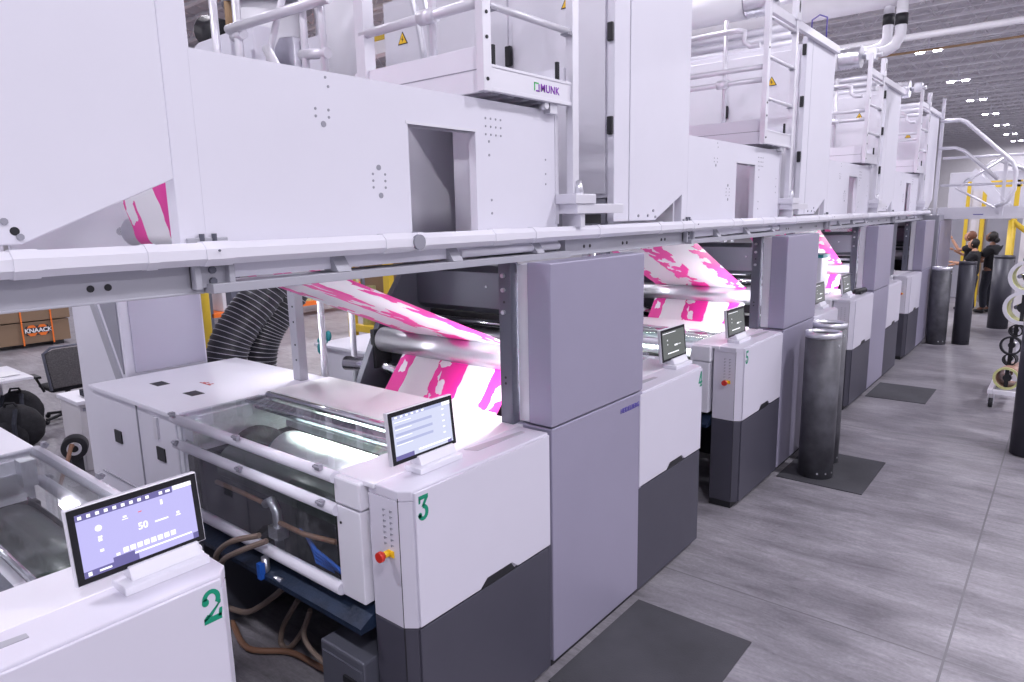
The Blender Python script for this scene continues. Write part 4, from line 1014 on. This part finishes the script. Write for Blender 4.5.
# ------------------------------------------------------------------ people
def skin_chain(name, verts, edges, radii, material, parent, sub=2, root=0):
    me = bpy.data.meshes.new(name); w = V(parent['_w'])
    me.from_pydata([tuple(V(v) - w) for v in verts], edges, [])
    o = bpy.data.objects.new(name, me); COL.objects.link(o); o.parent = parent; o['_w'] = parent['_w']
    md = o.modifiers.new('skin', 'SKIN'); md.use_smooth_shade = True
    for i, r in enumerate(radii):
        rr = r if isinstance(r, tuple) else (r, r)
        me.skin_vertices[0].data[i].radius = rr; me.skin_vertices[0].data[i].use_root = i == root
    ss = o.modifiers.new('sub', 'SUBSURF'); ss.levels = sub; ss.render_levels = sub
    me.materials.append(MATS[material]); return o
def person(x, y, face, h, label, skin, hair, bun, arms, shirt='fabric_black', trousers='denim', head_tilt=.35):
    """face: heading angle, 0 looks to -X. arms: list of 2 (elbow, hand) offsets in body frame (fwd, side, z)"""
    t = thing('person', label, 'person', (x, y, 0)); k = h/1.75
    f = V((-math.cos(face), math.sin(face), 0)); s = V((f.y, -f.x, 0))
    def B(a, b, z): return V((x, y, 0)) + f*a*k + s*b*k + V((0, 0, z*k))
    v = [B(0,0,.95), B(0,0,1.12), B(-.01,0,1.30), B(-.02,0,1.44), B(-.01,0,1.50), B(.01,0,1.56)]; e = [(0,1),(1,2),(2,3),(3,4),(4,5)]; r = [(.10,.12),(.09,.12),(.10,.12),(.08,.10),.055,.055]
    def add(p, rad, par): v.append(p); r.append(rad); e.append((par, len(v)-1)); return len(v)-1
    ends = []
    for i, sd in enumerate((-1, 1)):
        a = add(B(.0, .09*sd, .86), .088, 0); b = add(B(.03 - .02*sd, .10*sd, .50), .06, a); c = add(B(-.01 - .02*sd, .11*sd, .13), .042, b); g = add(B(.10 - .02*sd, .12*sd, .05), .04, c)
        sh = add(B(-.02, .16*sd, 1.42), .045, 3); el, ha = arms[i]
        q = add(B(*el), .038, sh); w_ = add(B(*ha), .028, q); ends.append((V(v[q]), V(v[w_])))
    body = skin_chain('body', v, e, r, skin, t)
    # hands: palm, four fingers and thumb on each wrist
    for el, wr in ends:
        d = (wr - el).normalized(); sd = d.cross(V((0,0,1))); sd = sd.normalized() if sd.length > .1 else s; up = sd.cross(d)
        hv = [wr, wr + d*.04, wr + d*.08]; he = [(0,1),(1,2)]; hr = [.024, .03, .03]
        for j in range(4):
            o_ = (j - 1.5)*.019; l_ = (.07, .08, .075, .058)[j]
            hv += [wr + d*.095 + sd*o_, wr + d*(.095 + l_*.55) + sd*o_*1.15 - up*.006, wr + d*(.095 + l_) + sd*o_*1.2 - up*.022]; n = len(hv)
            he += [(2, n-3), (n-3, n-2), (n-2, n-1)]; hr += [.0095, .009, .008]
        hv += [wr + d*.04 + sd*.035, wr + d*.075 + sd*.055]; n = len(hv); he += [(1, n-2), (n-2, n-1)]; hr += [.011, .009]
        skin_chain('hand', hv, he, hr, skin, body, sub=1)
    # head
    hc = B(.03, 0, 1.655); fd = (f*math.cos(head_tilt) + V((0,0,1))*math.sin(head_tilt)); up = (V((0,0,1))*math.cos(head_tilt) - f*math.sin(head_tilt)); sx = fd.cross(up)
    M4 = Matrix((( fd.x, sx.x, up.x, hc.x), (fd.y, sx.y, up.y, hc.y), (fd.z, sx.z, up.z, hc.z), (0,0,0,1)))
    m = MB(); m.ball((0,0,0), .098*k, (1, .82, 1.18), 24, 18)
    for vv in m.bm.verts:       # chin and jaw narrowing, brow
        if vv.co.z < 0: vv.co.y *= 1 + vv.co.z*2.6; vv.co.x += .02*(-vv.co.z/.1)
    m.ball((.098*k, 0, -.012), .018*k, (1.1, .7, 1.2), 10, 8)     # nose
    m.ball((.0, .082*k, -.005), .026*k, (.6, .3, 1.2), 10, 8).ball((.0, -.082*k, -.005), .026*k, (.6, .3, 1.2), 10, 8)   # ears
    bmesh.ops.transform(m.bm, verts=m.bm.verts, matrix=M4)
    hd = link('head', m.bm, skin, t)
    m = MB().ball((.088*k, .032*k, .012), .012*k, (.6, 1, .7), 8, 6).ball((.088*k, -.032*k, .012), .012*k, (.6, 1, .7), 8, 6)
    bmesh.ops.transform(m.bm, verts=m.bm.verts, matrix=M4); link('eye', m.bm, 'ink_black', hd)
    m = MB().ball((.090*k, 0, -.052), .02*k, (.5, 1.1, .3), 10, 6); bmesh.ops.transform(m.bm, verts=m.bm.verts, matrix=M4); link('mouth', m.bm, 'label_red', hd)
    m = MB().ball((-.018*k, 0, .022*k), .105*k, (.98, .90, 1.1), 20, 14)
    dl = [vv for vv in m.bm.verts if vv.co.x > .045*k and vv.co.z < .075*k]; bmesh.ops.delete(m.bm, geom=dl, context='VERTS')
    if bun: m.ball((-.13*k, 0, -.01*k), .055*k, (1, 1, 1.1), 12, 10)
    bmesh.ops.transform(m.bm, verts=m.bm.verts, matrix=M4); link('hair', m.bm, hair, hd)
    # shirt, trousers, shoes
    sv = [B(0,0,.87), B(0,0,1.12), B(-.01,0,1.30), B(-.02,0,1.43), B(-.01,0,1.475)]; se = [(0,1),(1,2),(2,3),(3,4)]; sr = [(.15,.175),(.135,.165),(.14,.18),(.115,.15),.075]
    for i, sd in enumerate((-1, 1)):
        el = B(*arms[i][0]); sh = B(-.02, .175*sd, 1.415)
        sv += [sh, sh.lerp(el, .35), sh.lerp(el, .75)]; n = len(sv); se += [(3, n-3), (n-3, n-2), (n-2, n-1)]; sr += [.10, .08, .066]
    skin_chain('shirt', sv, se, sr, shirt, t)
    tv = [B(0,0,.98), B(0,0,.92)]; te = [(0,1)]; tr = [(.14,.165), (.14,.165)]
    for sd in (-1, 1):
        tv += [B(.0, .09*sd, .80), B(.03 - .02*sd, .10*sd, .50), B(-.01-.02*sd, .11*sd, .10)]; n = len(tv); te += [(1, n-3), (n-3, n-2), (n-2, n-1)]; tr += [.105, .08, .07]
    skin_chain('trousers', tv, te, tr, trousers, t)
    for sd in (-1, 1):
        skin_chain('shoe', [B(-.05-.02*sd, .11*sd, .05), B(.08-.02*sd, .12*sd, .045), B(.18-.02*sd, .125*sd, .04)], [(0,1),(1,2)], [(.05,.05),(.048,.045),(.04,.035)], 'black', t, sub=1)
    return t
person(-1.38, 18.3, .35, 1.76, 'person in dark clothes with dark hair bun looking up, rightmost of three', 'skin_dark', 'hair_dark', True,
       [((.10, -.23, 1.16), (.24, -.10, 1.08)), ((.10, .23, 1.16), (.24, .06, 1.10))], head_tilt=.45)
person(-1.66, 17.9, .1, 1.62, 'person in black shirt with short dark hair, middle of three, reaching forward', 'skin', 'hair_dark', False,
       [((.16, -.20, 1.20), (.38, -.10, 1.22)), ((.16, .20, 1.20), (.38, .10, 1.16))], head_tilt=.3)
person(-1.80, 18.6, .1, 1.76, 'person with reddish hair raising one bare arm, leftmost of three', 'skin', 'hair_red', False,
       [((.18, -.22, 1.36), (.34, -.16, 1.60)), ((.15, .22, 1.22), (.36, .16, 1.34))], 'fabric_black', 'denim', .4)

# ------------------------------------------------------------------ far end: gantry, stairs, yellow frames, walls
t = thing('access_gantry', 'aluminium gantry walkway with railings crossing above the people', 'gantry', (-1.3, 14.6, 2.1))
link('side_beam', MB().box(-1.95, .8, 14.5, 14.56, 2.12, 2.33).bm, 'alu_soft', t, bevel=.004)
link('deck', MB().box(-1.95, .8, 14.56, 15.4, 2.12, 2.18).bm, 'alu_soft', t)
for z in (2.71, 3.18): link('rail', MB().tube([(-1.95, 14.5, z), (.8, 14.5, z)], .022, 10).bm, 'alu_soft', t)
for x in (-2.0, -1.02): link('rail_post', MB().box(x-.025, x+.025, 14.45, 14.5, 2.12, 3.2 if x > -1.5 else 4.2).bm, 'alu_soft', t)
link('beam_text', MB().box(-1.42, -1.27, 14.497, 14.5, 2.19, 2.205).bm, 'violet_text', t)
t = thing('curved_handrail', 'pair of curved aluminium handrails sloping down to the right', 'handrail', (-1.3, 14.3, 2.3))
link('handrail', MB().tube([(-2.0,14.3,3.80),(-1.72,14.3,3.80),(-1.62,14.3,3.75),(-1.05,14.3,3.18),(-.92,14.3,3.05),(-.86,14.3,2.9),(-.86,14.3,2.6),(-.95,14.3,2.40),(-1.1,14.3,2.33)], .035, 12).bm, 'alu_soft', t)
link('handrail', MB().tube([(-2.0,14.3,3.34),(-1.75,14.3,3.34),(-1.62,14.3,3.28),(-1.1,14.3,2.78)], .03, 12).bm, 'alu_soft', t)
link('cross_brace', MB().tube([(-1.62,14.35,2.70),(-1.05,14.35,3.12)], .02, 8).tube([(-1.7,14.35,2.66),(-1.1,14.35,2.30)], .02, 8).bm, 'alu_soft', t)
t = thing('stairway', 'aluminium stair stringers rising behind the gantry railing', 'stairs', (-1.2, 16, 2.3))
for dy in (0, .7):
    link('stringer', MB().prism([(-1.7, 2.9), (-1.6, 3.05), (-1.0, 2.35), (-1.1, 2.25)], 'y', 16+dy, 16.04+dy).bm, 'alu_soft', t)
for i in range(5): link('tread', MB().box(-1.68 + i*.12, -1.52 + i*.12, 16.04, 16.7, 2.88 - i*.13, 2.90 - i*.13).bm, 'alu', t)
t = thing('distant_machine_top', 'pale machine tops beyond the gantry railing', 'machine', (-1.6, 24, 0))
link('body', MB().box(-3.0, -1.0, 24, 27, 0, 3.3).box(-.9, 1.5, 25, 28, 0, 3.0).bm, 'panel_white', t, bevel=.02)
link('pipe', MB().tube([(-2.6, 23.8, 3.0), (-1.9, 23.8, 3.6), (-1.0, 23.8, 3.2)], .06, 10).bm, 'alu', t)
t = thing('yellow_portal', 'yellow safety portal frame behind the people', 'frame', (-1.5, 19.3, 0), )
link('left_post', MB().box(-2.05, -1.98, 19.3, 19.4, 0, 2.9).bm, 'yellow', t)
link('middle_post', MB().box(-1.74, -1.66, 19.3, 19.4, 0, 2.9).bm, 'yellow', t)
link('right_post', MB().box(-1.14, -1.05, 19.3, 19.4, 0, 2.9).bm, 'yellow', t)
link('header', MB().box(-1.76, -1.02, 19.3, 19.4, 2.75, 2.9).bm, 'yellow', t)
link('mesh_panel', MB().box(-1.64, -1.16, 19.38, 19.4, .1, 2.2).bm, 'interior_grey', t)
link('white_panel', MB().box(-1.96, -1.76, 19.38, 19.4, .1, 2.7).bm, 'panel_white', t)
t = thing('yellow_stair_rail', 'sloping yellow stair rail at the right edge below the gantry', 'railing', (-.7, 17, 0))
link('sloping_rail', MB().tube([(-1.02, 17, 2.06), (-.1, 17, 1.25)], .05, 12).bm, 'yellow', t)
link('post', MB().tube([(-1.0, 17.0, 2.05), (-1.0, 17.0, .0)], .06, 12).bm, 'yellow', t)
t = thing('white_partition', 'white partition wall behind the yellow stair rail', 'partition', (0, 17.5, 0))
link('panel', MB().box(-.86, 2.5, 17.6, 17.7, 0, 2.5).bm, 'wall_paint', t)
link('cap', MB().box(-.88, 2.5, 17.58, 17.72, 2.5, 2.54).bm, 'alu_soft', t)
t = thing('grey_cabinet_row', 'pale cabinet behind the people at the end of the aisle', 'cabinet', (-1.5, 21, 0))
link('body', MB().box(-3.2, .5, 21, 22, 0, 2.3).bm, 'interior_grey', t, bevel=.02)
link('door', MB().box(-1.9, -1.2, 20.985, 21, .1, 2.1).bm, 'brown_steel', t)
t = thing('hanging_leaf_cloth', 'dark teal cloth hanging above the trolley at the right edge', 'cloth', (-.5, 10.3, 1.7))
link('folds', MB().ball((-.37, 10.25, 1.70), .07, (1.2, .6, .9)).ball((-.30, 10.25, 1.75), .06, (1.2, .6, 1.2)).ball((-.33, 10.22, 1.63), .05, (.7, .6, 1.4)).bm, 'teal', t)

# ------------------------------------------------------------------ overhead pipes
def pipe(pts, r, lab, mt='pipe_white', bands=()):
    t = thing('overhead_pipe', lab, 'pipe', pts[0]); link('pipe_run', MB().tube(pts, r, 20).bm, mt, t)
    for a, b in bands: link('black_band', MB().tube([a, b], r*1.12, 20).bm, 'black', t)
pipe([(-7, 12.0, 5.47), (3, 12.0, 5.47)], .20, 'thick white overhead duct at the top right')
pipe([(-2.47, 12, 5.35), (-2.47, 12, 5.0), (-2.47, 12, 4.84), (-2.53, 12, 4.74), (-2.66, 12, 4.70), (-4.6, 12, 4.70)], .07, 'white pipe dropping left from the thick overhead duct', bands=(((-2.47, 12, 5.17), (-2.47, 12, 5.02)),))
pipe([(-2.24, 11.7, 5.35), (-2.24, 11.7, 4.80), (-2.30, 11.7, 4.66), (-2.42, 11.7, 4.60), (-4.6, 11.7, 4.56)], .075, 'white pipe dropping right beside its twin under the thick duct', bands=(((-2.24, 11.7, 5.08), (-2.24, 11.7, 4.93)),))
pipe([(-8, 20, 6.43), (5, 20, 6.43)], .08, 'thin white overhead pipe beyond the thick duct')
pipe([(-12, 10.5, 5.9), (-2.6, 10.5, 5.9)], .025, 'thin black overhead bar at the top right', 'black')
pipe([(-12, 26, 7.2), (8, 26, 7.2)], .035, 'thin yellowish overhead gas line', 'cardboard')
pipe([(-3.15, 10.6, 4.5), (-3.15, 10.6, 4.95), (-3.05, 10.6, 5.0), (-2.95, 10.6, 4.95), (-2.95, 10.6, 4.6)], .010, 'small blue bent hose above the second dryer', 'violet_text')

# ------------------------------------------------------------------ left background
t = thing('job_site_box', 'brown steel job site box with orange straps and an orange and black sign', 'tool box', (-15.9, 4, 0))
link('body', MB().box(-16.3, -15.5, 2.7, 4.85, .08, .50).bm, 'brown_steel', t, bevel=.01)
link('lid', MB().box(-16.35, -15.46, 2.68, 4.87, .52, .72).bm, 'brown_steel', t, bevel=.01)
for y in (2.95, 4.55): link('skid', MB().box(-16.2, -15.55, y, y+.18, 0, .08).bm, 'black', t)
for y in (4.02, 4.52):
    link('strap', MB().box(-16.37, -15.44, y, y + .025, .72, .735).box(-15.455, -15.44, y, y + .025, .06, .735).bm, 'orange', t)
m = MB().prism([(4.10+.0, .24), (4.48, .24), (4.48, .42), (4.10, .42)], 'x', -15.5, -15.492); lb = link('sign_plate', m.bm, 'ink_black', t)
m = MB()
for cy_ in (4.20, 4.38): m.prism([(cy_ + .10*math.cos(a), .33 + .115*math.sin(a)) for a in [PI/4*k + PI/8 for k in range(8)]], 'x', -15.497, -15.488)
link('orange_emblem', m.bm, 'orange', lb)
link('black_band', MB().box(-15.49, -15.483, 4.07, 4.53, .285, .385).bm, 'ink_black', lb)
link('lettering', text_on_x('KNAACK', .115, -15.482, 4.075, .295, bold=.003, space=.95), 'paper_sheet', lb)
t = thing('carton_stack', 'pale cartons piled on the lid of the brown job site box', 'cartons', (-15.9, 3.6, .735))
for i, (a, b, h, mt) in enumerate(((2.8, 3.3, .22, 'cardboard'), (3.32, 3.55, .12, 'black'), (3.57, 4.0, .16, 'cardboard'), (4.06, 4.45, .10, 'carton_white'), (4.58, 4.85, .14, 'cardboard'))):
    link('carton', MB().box(-16.25, -15.55, a, b, .735, .735 + h).bm, mt, t, bevel=.01)
# shelving with boxes behind
def rack(x, y0, y1, lab):
    t = thing('storage_rack', lab, 'rack', (x, y0, 0), 'storage racks in the left background')
    for y in (y0, (y0+y1)/2, y1):
        link('upright', MB().box(x-.8, x-.72, y-.04, y+.04, 0, 3.4).box(x-.08, x, y-.04, y+.04, 0, 3.4).bm, 'frame_grey', t)
    for z in (.25, 1.35, 2.5): link('shelf', MB().box(x-.8, x, y0, y1, z, z + .1).bm, 'orange', t)
    random.seed(int(y0*10))
    return t
rack(-14.5, 7.3, 11.5, 'orange and grey storage rack with boxes behind the black ribbed hoses')
rack(-17.5, 12.0, 18.0, 'farther storage rack seen between the white posts')
for i in range(16):
    x = -14.9 if i < 8 else -17.9; y = (7.6 + (i % 4)*1.0) if i < 8 else (12.4 + (i % 4)*1.4); z = (.355, 1.455)[(i // 4) % 2]
    h = random.uniform(.35, .8); w = random.uniform(.5, .8); mt = random.choice(('cardboard', 'cardboard', 'core_yellow', 'carton_white'))
    o = link('carton', MB().box(x-.25, x + .35, y, y + w, z, z + h).bm, mt, bevel=.01)
    tag(o, 'brown or pale carton on the storage racks in the left background', 'carton', 'cartons on the storage racks')
t = thing('yellow_machine_frame', 'yellow machine frame with glazed doors between the white posts', 'machine', (-8.5, 8, 0))
link('frame', MB().box(-9.3, -9.15, 7.0, 7.1, 0, 2.3).box(-8.35, -8.2, 7.0, 7.1, 0, 2.3).box(-9.3, -8.2, 7.0, 7.1, 1.7, 1.85).box(-9.3, -8.2, 7.0, 7.1, .5, .62).bm, 'yellow', t, bevel=.01)
link('back_panel', MB().box(-9.3, -7.6, 7.4, 7.5, 0, 2.2).bm, 'brown_steel', t)
link('canister', MB().tube([(-8.9, 7.15, .62), (-8.9, 7.15, 1.25)], .12, 16).tube([(-8.6, 7.15, .62), (-8.6, 7.15, 1.15)], .1, 16).bm, 'core_yellow', t)
tag(link('yellow_post', MB().tube([(-9.6, 4.75, 0), (-9.6, 4.75, 2.6)], .06, 14).bm, 'yellow'), 'yellow post left of the black ribbed hoses', 'post')
tag(link('dark_post', MB().box(-8.9, -8.75, 4.7, 4.85, 0, 3.0).bm, 'frame_grey'), 'dark steel post just left of the black ribbed hoses', 'post')

# desk with papers
t = thing('desk', 'white height-adjustable desk with papers at the left edge', 'table', (-9.3, 1.9, 0))
link('tabletop', MB().box(-9.8, -8.85, 1.2, 2.35, .66, .69).bm, 'white_paint', t, bevel=.004)
for y in (1.35, 2.12):
    link('leg', MB().box(-9.36, -9.28, y-.03, y+.03, .03, .66).bm, 'alu_soft', t, bevel=.004)
    link('foot', MB().box(-9.65, -8.95, y-.035, y+.035, 0, .03).bm, 'alu_soft', t, bevel=.004)
tag(link('paper_sheets', MB().box(-9.2, -8.9, 1.75, 2.1, .692, .698).box(-9.35, -9.05, 2.0, 2.28, .698, .704).bm, 'paper_sheet'), 'loose white sheets lying on the white desk', 'papers')
# wire stand in front of the desk
hose([(-8.0, 1.42, .02), (-8.0, 1.42, .30), (-7.98, 1.50, .34), (-7.9, 1.66, .34), (-7.88, 1.72, .30), (-7.86, 1.74, .02)], .012, 'white_paint', 'small white bent-tube stand on the floor in front of the backpacks', 'stand', 'tube_stand')
# backpacks
def pack(x, y, h, w, lab, rz):
    t = thing('backpack', lab, 'backpack', (0, 0, 0), 'black backpacks by the desk')
    m = MB(); m.ball((0, 0, h*.45), .5, (.42*w*2, .66*w*2, .95*h), 24, 18)
    for vv in m.bm.verts:
        vv.co.z = max(vv.co.z, .0)
        vv.co.x += .012*math.sin(vv.co.z*40)*math.cos(vv.co.y*25)
    b = link('pack_body', m.bm, 'fabric_black', t)
    link('pocket', MB().ball((.16*w*2, 0, h*.3), .2, (.5, .9, .9*h/.5), 16, 12).bm, 'fabric_black', b)
    for s in (-1, 1):
        link('shoulder_strap', MB().tube([(.14, s*.09, h*.88), (.235, s*.11, h*.62), (.25, s*.12, h*.32), (.20, s*.13, h*.08)], .022, 8).bm, 'denim', t)
    link('logo_patch', MB().box(.262, .268, -.03, .03, h*.50, h*.56).bm, 'beam_grey', t)
    link('top_handle', MB().tube([(.05, -.06, h*.90), (.06, -.04, h*.98), (.06, .04, h*.98), (.05, .06, h*.90)], .012, 8).bm, 'fabric_black', t)
    t.location = (x, y, 0); t.rotation_euler.z = rz; return t
pack(-8.55, 2.05, .52, .42, 'bulging black backpack with straps on the floor by the desk', -.75)
pack(-9.15, 2.25, .55, .36, 'black backpack behind the bulging one, under the desk edge', -.6)
# office chair
t = thing('office_chair', 'grey mesh office chair behind the white machine carton', 'chair', (-9.35, 3.0, 0))
m = MB()
link('backrest', MB().prism([(2.72, .50), (3.15, .50), (3.18, .98), (3.05, 1.02), (2.78, 1.02), (2.68, .98)], 'x', -9.16, -9.13).bm, 'mesh_grey', t, bevel=.01)
link('back_frame', MB().tube([(-9.13, 2.70, .48), (-9.12, 2.66, .98), (-9.13, 2.75, 1.05), (-9.13, 3.10, 1.05), (-9.12, 3.2, .98), (-9.13, 3.16, .48)], .016, 8).bm, 'frame_grey', t)
link('seat', MB().box(-9.62, -9.15, 2.70, 3.18, .44, .50).bm, 'fabric_black', t, bevel=.03)
for y in (2.62, 3.24): link('armrest', MB().box(-9.5, -9.25, y-.03, y+.03, .64, .67).tube([(-9.35, y, .64), (-9.32, y + (.06 if y < 3 else -.06), .44)], .015, 8).bm, 'black', t)
link('column', MB().tube([(-9.38, 2.94, .08), (-9.38, 2.94, .44)], .03, 12).bm, 'black', t)
m = MB()
for k in range(5): a = 2*PI*k/5; m.tube([(-9.38, 2.94, .10), (-9.38 + .3*math.cos(a), 2.94 + .3*math.sin(a), .06)], .02, 8).ball((-9.38 + .3*math.cos(a), 2.94 + .3*math.sin(a), .03), .03)
link('star_base', m.bm, 'black', t)
t.location.y -= .12; t.scale = (1, 1, .89)
# white machine with reel
t = thing('white_waste_unit', 'white floor unit with printed top edge beside the duct cabinet', 'machine', (-7.6, 2.3, 0))
link('body', MB().box(-7.65, -7.15, 2.22, 2.85, 0, .66).bm, 'carton_white', t, bevel=.008)
link('lid', MB().box(-7.67, -7.13, 2.20, 2.87, .66, .70).bm, 'white_paint', t, bevel=.006)
m = MB()
for k in range(9): m.box(-7.15, -7.148, 2.25 + k*.045, 2.28 + k*.045, .595, .595 + (.03, .02, .035)[k % 3])
link('printed_marks', m.bm, 'interior_grey', t)
tag(link('blue_box', MB().box(-7.4, -7.18, 2.32, 2.55, .70, .76).bm, 'denim', bevel=.004), 'small dark blue box on the white floor unit', 'box')
t = thing('hose_reel', 'black round hose reel with brown hose on the floor unit side', 'hose reel', (-7.0, 2.2, .2))
link('reel', MB().tube([(-7.12, 2.14, .30), (-7.0, 2.09, .30)], .11, 28).bm, 'black', t, bevel=.01)
link('inner_ring', MB().ring((-7.0, 2.09, .30), V((.92, -.4, 0)), .06, .035, .05, .02).bm, 'alu', t)
link('stand', MB().box(-7.14, -7.02, 2.06, 2.16, 0, .21).bm, 'rubber', t)
link('brown_hose', MB().tube([(-6.97, 2.07, .34), (-6.93, 2.05, .36), (-6.91, 2.0, .24), (-6.88, 1.9, .03)], .018, 8).bm, 'brown_hose', t)

# ------------------------------------------------------------------ light and camera
w = bpy.data.worlds.new('World'); S.world = w; w.use_nodes = True
bg = w.node_tree.nodes['Background']; bg.inputs['Color'].default_value = (.88, .85, 1, 1); bg.inputs['Strength'].default_value = .62

cam = bpy.data.cameras.new('camera'); co = bpy.data.objects.new('camera', cam); COL.objects.link(co)
yaw, pitch, roll_ = .687753911, .182577564, -.020488260
f = V((-math.sin(yaw)*math.cos(pitch), math.cos(yaw)*math.cos(pitch), -math.sin(pitch)))
r = f.cross(V((0,0,1))).normalized(); u = r.cross(f)
c_, s_ = math.cos(roll_), math.sin(roll_)
R_ = c_*r + s_*u; U_ = -s_*r + c_*u
co.matrix_world = Matrix(((R_.x, U_.x, -f.x, 0), (R_.y, U_.y, -f.y, 0), (R_.z, U_.z, -f.z, 2.35), (0, 0, 0, 1)))
cam.sensor_width = 36; cam.lens = 681.99/1024*36; cam.clip_end = 300; cam.clip_start = .05
S.camera = co
for o in bpy.data.objects:
    if '_w' in o: del o['_w']
S.view_settings.view_transform = 'Standard'; S.view_settings.look = 'None'; S.view_settings.gamma = 1; S.view_settings.use_curve_mapping = False
S.view_settings.exposure = 0.14
